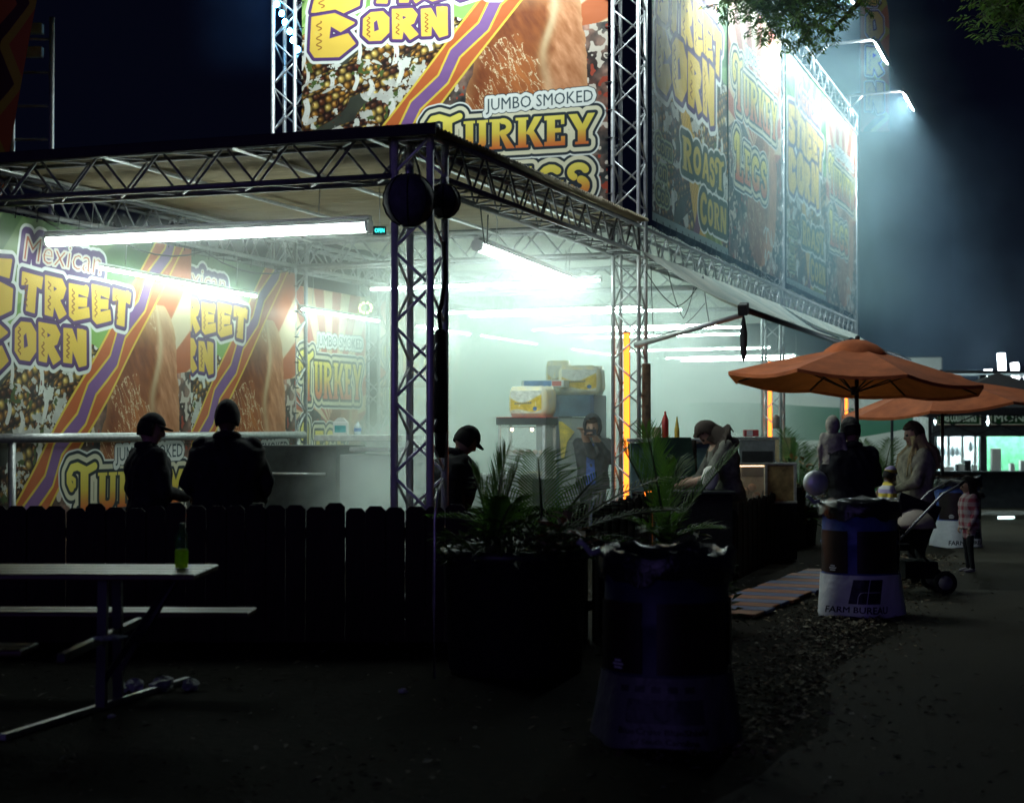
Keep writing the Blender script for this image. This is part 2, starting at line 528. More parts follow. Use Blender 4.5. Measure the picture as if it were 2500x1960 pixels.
def paint_corn(cv, msk, seed, sc=1.0, x0=0.0, y0=0.0):
    X = (cv.X - x0) / sc; Y = (cv.Y - y0) / sc
    base = fbm(X, Y, 14, seed)
    bg = np.array((.16, .17, .15)) + base[..., None] * np.array((.16, .17, .12))
    cv.a = np.where(msk[..., None], bg, cv.a)
    r = np.random.default_rng(seed)
    cobs = []
    for row in range(8):
        for q in range(4):
            cobs.append((q * .27 + .10 * (row % 2) + r.uniform(-.04, .04), -.02 + row * .088 + q * .02 + r.uniform(-.02, .02), R(r.uniform(14, 34)), r.uniform(.13, .18), r.uniform(.050, .066)))
    for cx, cyy, an, ln, wd in reversed(cobs):
        ca, sa = math.cos(an), math.sin(an)
        J, I = cv.win((cx - ln) * sc + x0, (cx + ln) * sc + x0, (cyy - ln * sa - wd) * sc + y0, (cyy + ln * sa + wd) * sc + y0)
        x = X[J, I]; y = Y[J, I]; mk = msk[J, I]
        if x.size == 0: continue
        s_ = (x - cx) * ca + (y - cyy) * sa; t_ = -(x - cx) * sa + (y - cyy) * ca
        e = np.clip(1 - np.abs(s_ / ln) ** 3, 0, 1) ** .5 * wd
        m = (np.abs(t_) < e) & mk & (np.abs(s_) < ln)
        if not m.any(): continue
        ks = .025; aa = np.arcsin(np.clip(t_ / np.maximum(e, 1e-4), -1, 1)) * wd
        kt = .028
        row_ = np.floor(aa / kt); u = s_ / ks + .5 * (row_ % 2); cell = np.floor(u)
        du = u - cell - .5; dv = aa / kt - row_ - .5
        rr = np.sqrt(du * du + dv * dv)
        hsh = np.sin(cell * 12.9898 + row_ * 78.233 + seed) * 43758.5453; hsh = hsh - np.floor(hsh)
        char = fbm(x, y, 16, seed + 5)
        pal = np.where((hsh + (char - .5) * 2.2 < .36)[..., None], np.array((.40, .20, .09)), np.where((hsh < .75)[..., None], np.array((.74, .50, .17)), np.array((.90, .74, .36))))
        sh = np.clip(1.25 - rr * 1.7, .22, 1)[..., None] * (0.55 + .45 * np.clip(1 - (t_ / wd - .15) ** 2, 0, 1))[..., None]
        c = pal * sh + np.clip(.25 - np.sqrt((du + .1) ** 2 + (dv - .16) ** 2), 0, 1)[..., None] * 1.3
        cur = np.where(m[..., None], c, cv.a[J, I])
        n = fbm(x + cx, y * 1.4, 17, seed + 9, 5)
        crm = m & (n > .615) & (t_ > -wd * .6)
        cv.a[J, I] = np.where(crm[..., None], np.array((.90, .90, .86)) * (0.80 + .2 * fbm(x, y, 50, 3)[..., None]), cur)
        for k in range(3):
            px = cx + r.uniform(-.8, .8) * ln * ca; py = cyy + r.uniform(0, .8) * wd
            if r.random() < .8:
                L = r.uniform(.03, .085)
                pts = [((px + .006 * math.sin(q)) * sc + x0, (py - L * q / 4) * sc + y0) for q in range(5)]
                cv.line(pts, r.uniform(.011, .018) * sc, (.92, .92, .89), msk)
    n2 = fbm(X, Y, 26, seed + 21, 5)
    cv.a = np.where((msk & (n2 > .725))[..., None], np.array((.88, .89, .85)), cv.a)
    n3 = fbm(X, Y, 34, seed + 31, 5)
    cv.a = np.where((msk & (n3 > .70))[..., None], np.array((.30, .38, .18)), cv.a)
    n4 = vnoise(X * 150, Y * 150, seed + 41)
    cv.a = np.where((msk & (n4 > .95))[..., None], np.array((.45, .12, .06)), cv.a)

def paint_turkey(cv, cx, cyy, w, h, lean, seed, msk=None):
    X = (cv.X - cx - lean * (cv.Y - cyy)); Y = cv.Y - cyy
    wob = (fbm(cv.X, cv.Y, 9, seed) - .5) * .05
    v = np.clip(Y / h, -1, 1)
    half = w * np.sqrt(np.clip(1 - (v - .05) ** 2, 0, 1)) * (0.90 - .16 * v)
    m = (np.abs(X + wob) < half) & (np.abs(Y) < h)
    if msk is not None: m &= msk
    u = X / np.maximum(half, 1e-4)
    st = fbm(cv.X * 4 + cv.Y * 2.4, cv.Y * 1.3 - cv.X * .6, 16, seed + 3, 5)
    lumps = fbm(cv.X, cv.Y, 7, seed + 7, 3)
    t = np.clip(.15 + .55 * lumps + .5 * (st - .45) + .25 * (1 - np.abs(u)) - .1, 0, 1)[..., None]
    c = np.array((.38, .16, .06)) * (1 - t) + np.array((.82, .49, .24)) * t
    hl = (np.abs(st - .52) < .02) & (lumps > .42)
    c = np.where(hl[..., None], np.array((.93, .83, .68)), c)
    skin = np.clip((u - .22 + (fbm(cv.X, cv.Y, 12, seed + 13) - .5) * .5) * 5, 0, 1)[..., None]
    c = c * (1 - skin) + (np.array((.62, .36, .19)) + .34 * st[..., None]) * skin
    bone = np.exp(-((u - .30 + .1 * np.sin(Y * 20)) / .10) ** 2)[..., None] * np.clip(.6 + v, 0, 1)[..., None]
    c = c * (1 - .75 * bone) + np.array((.90, .82, .66)) * .75 * bone
    edge = np.clip((np.abs(u) - .86) * 6, 0, 1)[..., None]
    top = np.clip((v - .62) * 3.2, 0, 1)[..., None]
    c = c * (1 - .7 * top) + np.array((.88, .80, .66)) * .7 * top
    c = c * (1 - .35 * edge) + np.array((.86, .72, .52)) * .35 * edge
    cv.a = np.where(m[..., None], np.clip(c, 0, 1), cv.a)

def paint_bed(cv, msk, seed):
    """blurred side dish behind the meat"""
    n = fbm(cv.X, cv.Y, 20, seed); q = fbm(cv.X, cv.Y, 11, seed + 4)
    c = np.array((.24, .19, .17)) + (n - .4)[..., None] * np.array((1.0, .8, .7)) + (q - .5)[..., None] * np.array((.6, .3, .2))
    k = fbm(cv.X, cv.Y, 44, seed + 9, 2)
    c = np.where((k > .68)[..., None], np.array((.85, .80, .74)), c)
    c = np.where((k < .27)[..., None], np.array((.66, .26, .16)), c)
    cv.a = np.where(msk[..., None], np.clip(c, 0, 1), cv.a)

def rays(cv, msk, cx, cyy, n, ca, cb):
    a = np.arctan2(cv.Y - cyy, cv.X - cx)
    k = 0.5 + 0.5 * np.sin(a * n)
    k = np.clip((k - .5) * 9 + .5, 0, 1)[..., None]
    cv.a = np.where(msk[..., None], np.array(ca) * k + np.array(cb) * (1 - k), cv.a)

def diag_stripe(cv, x_at0, x_at1, w):
    """orange band with a violet zigzag, from the foot (x_at0) to the head (x_at1)"""
    sl = x_at1 - x_at0
    xa = x_at0 + sl * cv.Y
    n = 7
    pts = []
    for k in range(n * 2 + 1):
        y = -0.03 + k * (1.06 / (n * 2))
        off = (.40 if k % 2 else .60)
        pts.append((x_at0 + sl * y + w * off, y))
    zz = cv.sd_segs(segs_of(pts, False), .08, fill=False, w=w * .26)
    band = np.maximum(xa - cv.X, cv.X - xa - w) * .85
    cv.mix(cv.cov(band, .008), YEL)
    cv.mix(cv.cov(band), (.78, .40, .20))
    inside = np.clip(-band / cv.px, 0, 1)
    cv.mix(cv.cov(zz, .007) * inside, YEL)
    cv.mix(cv.cov(zz) * inside, (.52, .37, .60))
    return xa

def art_street():
    cv = Canvas(860, 860, (.5, .5, .5))
    X, Y = cv.X, cv.Y
    xs = .03 + .88 * Y
    left = X < xs + .06
    rays(cv, left & (Y > .57), -.05, .57, 22, (.30, .48, .20), (.48, .62, .34))
    g = np.clip((Y - .57) / .4, 0, 1)[..., None]
    cv.a = np.where((left & (Y > .57))[..., None], cv.a * (.95 - .25 * g) + np.array((.75, .78, .55)) * np.clip(.75 - g, 0, 1) * .6, cv.a)
    paint_corn(cv, left & (Y <= .60 + .015 * np.sin(X * 40)), 5)
    right = X >= xs + .06
    paint_bed(cv, right, 71)
    rays(cv, right & (Y > .52 + .1 * (X - .6)), .62, .40, 15, (.78, .42, .24), (.90, .83, .70))
    paint_turkey(cv, .755, .40, .205, .335, .14, 33)
    paint_bed(cv, right & (Y < .16), 81)
    diag_stripe(cv, .03, .90, .135)
    sd = cv.sd_segs(place_text('Mexican', .245, .803, .060, .31, .18, -.03), .06)
    cv.mix(cv.cov(sd, .028), WHITE); cv.mix(cv.cov(sd, .020), PURPLE)
    cv.mix(cv.cov(sd, .004), (.88, .85, .80)); cv.mix(cv.cov(sd, -.002), (.70, .34, .20))
    s0, b0 = chunky(cv, 'S', .035, .668, .170, .125)
    s1, b1 = chunky(cv, 'TREET', .240, .682, .452, .088, .15, -.03)
    s3, b3 = chunky(cv, 'C', .03, .535, .150, .122)
    s2, b2 = chunky(cv, 'ORN', .212, .566, .280, .086, .16, .0)
    paint_street(cv, [s0, s1, s3, s2], b0 + b1 + b3 + b2, .72)
    sL = serif(cv, 'LEGS', .585, .045, .105, .36)
    sT = serif(cv, 'TURKEY', .43, .195, .105, .53)
    paint_serif(cv, sL, .04, .15, .85)
    paint_serif(cv, sT, .19, .30, .85)
    paint_small(cv, cv.sd_segs(place_text('JUMBO SMOKED', .62, .315, .036, .335, 0, .02), .04))
    return cv

def art_turkey(W=700, H=860):
    cv = Canvas(W, H, (.5, .5, .5))
    X, Y = cv.X, cv.Y; A = cv.asp
    rays(cv, Y > -1, A * .5, .45, 18, (.74, .36, .22), (.89, .80, .66))
    paint_bed(cv, Y < .46 + .06 * np.sin(X * 9), 91)
    paint_turkey(cv, A * .62, .30, .25, .30, .22, 44)
    sT = serif(cv, 'TURKEY', .06, .56, .17, A - .14)
    sL = serif(cv, 'LEGS', .08, .30, .15, A * .58)
    paint_serif(cv, sL, .30, .45, 1.0); paint_serif(cv, sT, .56, .73, 1.0)
    paint_small(cv, cv.sd_segs(place_text('JUMBO SMOKED', A * .30, .775, .044, A * .62, 0, 0), .05), 1.1)
    for q in range(2):
        cv.line([(A * .62 + .012 * t + .018 * math.sin(t * .9 + q), .15 - q * .09 + .03 * math.sin(t * 1.25)) for t in np.arange(0, 17, .3)], .010, (.86, .88, .86))
    return cv

def art_corn(W=700, H=860):
    cv = Canvas(W, H, (.5, .5, .5))
    X, Y = cv.X, cv.Y; A = cv.asp
    rays(cv, Y > -1, A * .45, .55, 24, (.24, .44, .18), (.45, .62, .34))
    paint_corn(cv, Y < .62 + .02 * np.sin(X * 30), 17, 1.25)
    # big yellow cob standing in its husk
    s_ = (X - .42 * A) * .45 + (Y - .15) * .89; t_ = -(X - .42 * A) * .89 - (Y - .15) * .45 * -1
    t_ = (X - (.62 * A - .55 * (Y - .05)))
    m = (np.abs(t_) < .085 * np.clip(1.15 - Y * 1.6, .1, 1)) & (Y < .42)
    kx = np.sin(t_ * 260) * np.sin(Y * 240)
    cv.a = np.where(m[..., None], np.array((.86, .68, .22)) + kx[..., None] * .10, cv.a)
    h1 = (t_ > .02) & (t_ < .24 - .5 * Y) & (Y < .30)
    cv.a = np.where(h1[..., None], np.array((.55, .60, .25)) + (vnoise(t_ * 60, Y * 3, 5)[..., None] - .5) * .25, cv.a)
    m2 = (np.abs(X - A * .55 - .5 * (Y - .05)) < .03) & (Y < .12)
    cv.a = np.where(m2[..., None], np.array((.45, .16, .30)), cv.a)
    cv.a = np.where((Y < .025)[..., None], np.array((.55, .62, .62)), cv.a)
    s1, b1 = chunky(cv, 'STREET', .05, .62, A - .12, .16, .12, -.01)
    s2, b2 = chunky(cv, 'CORN', .04, .42, A * .74, .17, .12, .04)
    paint_street(cv, [s1, s2], b1 + b2, 1.2)
    sd = cv.sd_segs(place_text('Mexican', .18, .82, .10, A * .6, .2, 0), .06)
    cv.mix(cv.cov(sd, .03), WHITE); cv.mix(cv.cov(sd, .02), PURPLE); cv.mix(cv.cov(sd, .003), (.80, .45, .28))
    s3 = serif(cv, 'ROAST', A * .36, .215, .105, A * .58); s4 = serif(cv, 'CORN', A * .58, .07, .105, A * .40)
    for s_ in (s3, s4):
        cv.mix(cv.cov(s_, .030), WHITE); cv.mix(cv.cov(s_, .022), (.22, .28, .22)); cv.mix(cv.cov(s_, .0), (.80, .70, .26))
    for i, w in enumerate(('Corn', 'on', 'Cob')):
        sd = cv.sd_segs(place_text(w, .03 + .03 * (i == 1), .215 - i * .075, .05, None, .1, 0), .04)
        cv.mix(cv.cov(sd, .016), (.72, .76, .58)); cv.mix(cv.cov(sd, .009), (.25, .27, .18)); cv.mix(cv.cov(sd, .0), (.74, .70, .40))
    return cv

def print_mat(name, cv, rough=0.55, wrinkle=0.25, wscale=2.2, val=0.86):
    im = bpy.data.images.new(name, cv.W, cv.H)
    buf = np.ones((cv.H, cv.W, 4), np.float32)
    buf[..., :3] = np.clip(cv.a, 0, 1)
    im.pixels.foreach_set(buf.ravel())
    im.update(); im.pack()
    m = bpy.data.materials.new(name); m.use_nodes = True
    nt = m.node_tree; b = nt.nodes['Principled BSDF']
    b.inputs['Roughness'].default_value = rough
    b.inputs['Specular IOR Level'].default_value = 0.3
    uv = nt.nodes.new('ShaderNodeUVMap'); tx = nt.nodes.new('ShaderNodeTexImage'); tx.image = im
    tx.extension = 'EXTEND'
    nt.links.new(uv.outputs[0], tx.inputs[0])
    hs = nt.nodes.new('ShaderNodeHueSaturation'); hs.inputs['Value'].default_value = val
    nt.links.new(tx.outputs[0], hs.inputs['Color'])
    nt.links.new(hs.outputs[0], b.inputs['Base Color'])
    if wrinkle:
        tc = nt.nodes.new('ShaderNodeTexCoord'); nz = nt.nodes.new('ShaderNodeTexNoise')
        nz.inputs['Scale'].default_value = wscale; nz.inputs['Detail'].default_value = 3
        bp = nt.nodes.new('ShaderNodeBump'); bp.inputs['Strength'].default_value = wrinkle; bp.inputs['Distance'].default_value = 0.05
        nt.links.new(tc.outputs['Object'], nz.inputs[0]); nt.links.new(nz.outputs[0], bp.inputs['Height']); nt.links.new(bp.outputs[0], b.inputs['Normal'])
    MATS[name] = m
    return m
# ------------------------------------------------------------------ ground
def ground_mat(name, ca, cb, cc, sc, bump, rough=0.9):
    m = bpy.data.materials.new(name); m.use_nodes = True
    nt = m.node_tree; b = nt.nodes['Principled BSDF']; b.inputs['Roughness'].default_value = rough; b.inputs['Specular IOR Level'].default_value = .06
    tc = nt.nodes.new('ShaderNodeTexCoord')
    n1 = nt.nodes.new('ShaderNodeTexNoise'); n1.inputs['Scale'].default_value = sc; n1.inputs['Detail'].default_value = 8; n1.inputs['Roughness'].default_value = 0.75
    n2 = nt.nodes.new('ShaderNodeTexNoise'); n2.inputs['Scale'].default_value = sc * 0.06; n2.inputs['Detail'].default_value = 4
    r1 = nt.nodes.new('ShaderNodeValToRGB'); r1.color_ramp.elements[0].position = .34; r1.color_ramp.elements[1].position = .66
    r1.color_ramp.elements[0].color = (*ca, 1); r1.color_ramp.elements[1].color = (*cb, 1)
    mx = nt.nodes.new('ShaderNodeMixRGB'); mx.inputs[2].default_value = (*cc, 1)
    r2 = nt.nodes.new('ShaderNodeValToRGB'); r2.color_ramp.elements[0].position = .42; r2.color_ramp.elements[1].position = .62
    nt.links.new(tc.outputs['Object'], n1.inputs[0]); nt.links.new(tc.outputs['Object'], n2.inputs[0])
    nt.links.new(n1.outputs[0], r1.inputs[0]); nt.links.new(n2.outputs[0], r2.inputs[0])
    nt.links.new(r1.outputs[0], mx.inputs[1]); nt.links.new(r2.outputs[0], mx.inputs[0])
    nt.links.new(mx.outputs[0], b.inputs['Base Color'])
    bp = nt.nodes.new('ShaderNodeBump'); bp.inputs['Strength'].default_value = bump; bp.inputs['Distance'].default_value = .03
    nt.links.new(n1.outputs[0], bp.inputs['Height']); nt.links.new(bp.outputs[0], b.inputs['Normal'])
    return m
M_dirt = ground_mat('trodden_dirt', (.006, .005, .0035), (.026, .022, .015), (.015, .0135, .0095), 14, .9)
M_asphalt = ground_mat('asphalt', (.034, .032, .025), (.072, .067, .054), (.054, .05, .04), 60, .5, .8)

g = MB()
N = 48
gx = [-160 + 320 * i / N for i in range(N + 1)]; gy = [-20 + 320 * j / N for j in range(N + 1)]
g.add([(x, y, 0) for y in gy for x in gx], [(j * (N + 1) + i, j * (N + 1) + i + 1, (j + 1) * (N + 1) + i + 1, (j + 1) * (N + 1) + i) for j in range(N) for i in range(N)])
tag(g.build('ground', M_dirt), kind='structure')
# asphalt walk on the right, ragged edge towards the dirt
rs = random.Random(3)
edge = []
for k in range(70):
    d = 1.5 + k * 0.55
    lat = 0.9 + max(0, d - 6.5) * 0.335 + rs.uniform(-.07, .07) + .12 * math.sin(d * 1.7)
    edge.append((lat, d))
p = MB()
vs = [C(l, d, .004) for l, d in edge] + [C(l + 22, d, .004) for l, d in edge]
n = len(edge)
p.add(vs, [(i, n + i, n + i + 1, i + 1) for i in range(n - 1)])
tag(p.build('asphalt_path', M_asphalt), kind='structure')

# fallen leaves and grit
def litter_mesh(n, name, mats, seed, box, d0, d1, big=.034):
    r = random.Random(seed); m = MB()
    cl = [(r.uniform(box[0], box[1]), r.random() ** 1.2, r.uniform(.15, .7)) for _ in range(46)]
    for _ in range(n):
        d = d0 + (d1 - d0) * r.random() ** 1.3
        l = r.uniform(box[0], box[1]) * d / 9.0
        if r.random() < .7:
            q0 = r.choice(cl); l = (q0[0] + r.gauss(0, .3 * q0[2])) * d / 9.0; d = d0 + (d1 - d0) * q0[1] + r.gauss(0, q0[2] * 1.3); d = max(d0, d)
        c = C(l, d, .006 + r.random() * .012)
        a = r.random() * 2 * PI; L = r.uniform(.25, 1) * big; w = L * r.uniform(.3, .55)
        t = Vector((math.cos(a), math.sin(a), r.uniform(-.15, .35))); q = Vector((-math.sin(a), math.cos(a), r.uniform(-.3, .3)))
        m.m = r.randrange(len(mats))
        m.add([c - t * L, c + q * w + Vector((0, 0, .006)), c + t * L, c - q * w + Vector((0, 0, .004))], [(0, 1, 2, 3)])
    return tag(m.build(name, mats), kind='stuff')
M_lf = [mat('leaf_dry_brown', (.036, .024, .013), .8, 0, .3, 3), mat('leaf_dry_tan', (.06, .046, .026), .75, 0, .3, 3), mat('leaf_dark', (.014, .011, .007), .8, 0, .3, 3), mat('leaf_grey', (.16, .155, .13), .7, 0, .2, 3)]
tag(litter_mesh(2400, 'fallen_leaves', M_lf[:3], 5, (-4.2, 2.6), 4.5, 16), 'dry brown leaves strewn over the dark ground')
tag(litter_mesh(700, 'litter', M_lf[3:] + M_lf[1:2], 6, (-4.2, 4.6), 4.5, 17), 'scraps of pale grit and leaf on the ground')

r_ = random.Random(21); m_ = MB()
M_dr = [mat('drift_leaf_tan', (.19, .145, .085), .8, 0, .3, 3), mat('drift_leaf_brown', (.10, .068, .038), .8, 0, .3, 3), mat('drift_leaf_pale', (.27, .24, .17), .8, 0, .3, 3)]
for _ in range(5200):
    d = 7.5 + 11.5 * r_.random(); e0 = .9 + max(0, d - 6.5) * .335
    l = e0 - abs(r_.gauss(0, .45)) + (.18 if r_.random() < .25 else .0) * r_.random() * 3 - .05
    cc = C(l, d, .008 + r_.random() * .02); a_ = r_.random() * 2 * PI; L = r_.uniform(.010, .032); w = L * r_.uniform(.35, .7)
    t_ = Vector((math.cos(a_), math.sin(a_), r_.uniform(-.3, .5))); q_ = Vector((-math.sin(a_), math.cos(a_), r_.uniform(-.4, .4))); m_.m = r_.choice((0, 1, 1, 2)) if r_.random() < .6 else 1
    m_.add([cc - t_ * L, cc + q_ * w + Vector((0, 0, .006)), cc + t_ * L, cc - q_ * w + Vector((0, 0, .003))], [(0, 1, 2, 3)])
tag(m_.build('leaf_litter', M_dr), 'drift of dry leaves along the edge of the asphalt', kind='stuff')

# ------------------------------------------------------------------ truss work
_cyl = {}
def cyl_mesh(name, r, L, n, m):
    k = (name, round(r, 4), round(L, 3), n, m.name)
    if k not in _cyl:
        q = MB(); q.cyl((0, 0, -L / 2), (0, 0, L / 2), r, n=n); _cyl[k] = q.mesh(name, m)
    return _cyl[k]
def stick(name, p0, p1, r, n, m, parent):
    q, L = basis(p0, p1)
    o = link(name, cyl_mesh(name, r, L, n, m), parent, loc=(Vector(p0) + Vector(p1)) / 2)
    o.rotation_euler = q.to_euler()
    return o
def truss(name, label, cat, p0, p1, size=.29, pitch=.29, group=None, m=None, faces=4, rc=.0245, rb=.011, plates=True, up=(0, 0, 1)):
    """box truss: four chords and zigzag braces on its faces"""
    m = m or M_alu
    p0 = Vector(p0); p1 = Vector(p1); ax = (p1 - p0); L = ax.length; ax = ax / L
    u = Vector((1, 0, 0)) if abs(ax.z) > .9 else ax.cross(Vector(up)).normalized()
    w = ax.cross(u).normalized()
    t = thing(name, label, cat, p0, 0, group)
    h = size / 2
    cs = [(-h, -h), (h, -h), (h, h), (-h, h)]
    def pt(c, s): return u * c[0] + w * c[1] + ax * s
    for c in cs: stick('chord', pt(c, 0), pt(c, L), rc, 10, m, t)
    n = max(2, int(round(L / pitch))); st = L / n
    order = [0, 1, 2, 3][:faces] if faces < 4 else [0, 1, 2, 3]
    for f in order:
        a, b = cs[f], cs[(f + 1) % 4]
        for i in range(n):
            s, e = (a, b) if (i + f) % 2 == 0 else (b, a)
            stick('brace', pt(s, i * st + .012), pt(e, (i + 1) * st - .012), rb, 6, m, t)
    if plates:
        for s in (0, L):
            for f in range(4):
                stick('end_bar', pt(cs[f], s + (.02 if s == 0 else -.02)), pt(cs[(f + 1) % 4], s + (.02 if s == 0 else -.02)), rb * 1.2, 6, m, t)
    return t

XR, XL = -4.93, -9.27          # right and left column lines of the stand
YF, YB, YM, YE = 11.5, 17.55, 26.3, 35.1
GC = 'lattice posts of the food stand'
truss('truss_post', 'lattice post at the near front corner of the stand, tinted violet', 'truss post', (XR, YF, 0), (XR, YF, 3.79), .30, group=GC, m=M_alu_lit, rc=.031, rb=.013)
truss('truss_post', 'tall lattice post between the white and amber light, right end of the front banner', 'truss post', (XR, YB, 0), (XR, YB, 8.0), .30, group=GC)
truss('truss_post', 'tall lattice post at the left end of the upper front banner', 'truss post', (XL, YB, 0), (XL, YB, 8.0), .30, group=GC)
truss('truss_post', 'lattice post with amber light, under the orange parasol\'s left tip', 'truss post', (XR, YM, 0), (XR, YM, 7.9), .30, group=GC)
truss('truss_post', 'last lattice post at the far right end of the banner wall', 'truss post', (XR, YE, 0), (XR, YE, 7.9), .30, group=GC)
for i, (y, lb) in enumerate(((20.0, 'hazy lattice post just right of the inner turkey banner'), (YM, 'pale lattice post lost in smoke behind the bread packs'), (YE, 'farthest inner lattice post, nearly lost in the smoke'))):
    truss('truss_post', lb, 'truss post', (XL, y, 0), (XL, y, 3.7), .30, group=GC)
GH = 'horizontal lattice beams of the food stand'
H1 = 3.645
truss('truss_beam', 'front lattice beam under the dark roof edge of the canopy', 'truss beam', (XL, YF, H1), (XR - .16, YF, H1), .31, group=GH, m=M_alu_shaded)
truss('truss_beam', 'side lattice beam running back from the violet corner post', 'truss beam', (XR, YF + .16, H1), (XR, YB - .16, H1), .31, group=GH, m=M_alu_shaded)
truss('truss_beam', 'lattice beam along the top of the left banner wall', 'truss beam', (XL + .02, YF + .16, H1), (XL + .02, YB - .16, H1), .31, group=GH, m=M_alu_shaded)
truss('truss_beam', 'cross lattice beam at the back of the canopy, seen through the front', 'truss beam', (XL + .16, YB, H1), (XR - .16, YB, H1), .31, group=GH)
truss('truss_beam', 'long lattice beam under the side banners with shining braces', 'truss beam', (XR, YB + .16, H1), (XR, YE - .16, H1), .31, .31, group=GH)
truss('truss_beam', 'high lattice beam above the side banners carrying the lamp arms', 'truss beam', (XR, YB + .2, 8.06), (XR, YE, 8.06), .40, .42, group=GH)
truss('truss_beam', 'high lattice beam above the front banner', 'truss beam', (XL, YB, 8.06), (XR - .2, YB, 8.06), .40, .42, group=GH)
for y, lb in ((YM, 'hazy cross beam deep inside the smoky kitchen'), (22.0, 'cross beam over the first row of kitchen lights')):
    truss('truss_beam', lb, 'truss beam', (XL + .16, y, H1), (XR - .16, y, H1), .31, .36, group=GH)
truss('truss_beam', 'inner lattice beam along the left side of the kitchen', 'truss beam', (XL, YB + .16, H1), (XL, YE - .16, H1), .31, .36, group=GH)

# ------------------------------------------------------------------ canopy roof of ribbed sheets
rf = thing('canopy_roof', 'dark ribbed sheet metal roof over the front canopy', 'roof', (0, 0, 0))
nsh = 7; y0 = YF - .34; wsh = (YB - .1 - y0) / nsh
def ribbed(L, w, per=.076, amp=.013, n=6):
    q = MB(); k = int(w / per * n); vs = []
    for i in range(k + 1):
        y = w * i / k; z = amp * math.sin(2 * PI * y / per)
        vs += [(0, y, z), (L, y, z), (L, y, z + .004), (0, y, z + .004)]
    fs = []
    for i in range(k):
        a = 4 * i; b = a + 4
        fs += [(a, a + 1, b + 1, b), (a + 3, b + 3, b + 2, a + 2), (a + 1, a + 2, b + 2, b + 1), (a, b, b + 3, a + 3)]
    fs += [(0, 3, 2, 1), (4 * k, 4 * k + 1, 4 * k + 2, 4 * k + 3)]
    q.add(vs, fs)
    return q
me = ribbed(4.86, wsh - .004).mesh('roof_sheet', M_sheet)
for i in range(nsh):
    o = link('roof_sheet', me, rf, loc=(XL - .26, y0 + i * wsh, 3.815 + .003 * (i % 2) + .008 * i))
q = MB(); q.box((XL + 2.17, y0 - .012, 3.80), (4.9, .02, .09)); q.build('fascia', mat('roof_fascia', (.02, .02, .022), .6, .2), rf)
for i in range(4):
    q = MB(); x = XL + .35 + i * 1.22; q.box((x, (y0 + YB) / 2, 3.785), (.05, YB - y0 - .2, .03)); q.build('purlin', M_steel, rf)
# white ceiling cloth over the kitchen, sagging between the beams
q = MB(); nx, ny = 10, 44
vs = [(XL + (XR - XL) * i / nx, YB + .2 + (YE - YB - .2) * j / ny, 3.92 - .10 * math.sin(PI * i / nx) * (1 + .3 * math.sin(j * .9)) - .02 * math.sin(j * 2.1)) for j in range(ny + 1) for i in range(nx + 1)]
q.add(vs, [(j * (nx + 1) + i, j * (nx + 1) + i + 1, (j + 1) * (nx + 1) + i + 1, (j + 1) * (nx + 1) + i) for j in range(ny) for i in range(nx)], True)
tag(q.build('ceiling_cloth', M_tarp), 'white cloth ceiling above the smoky kitchen', 'ceiling cloth')

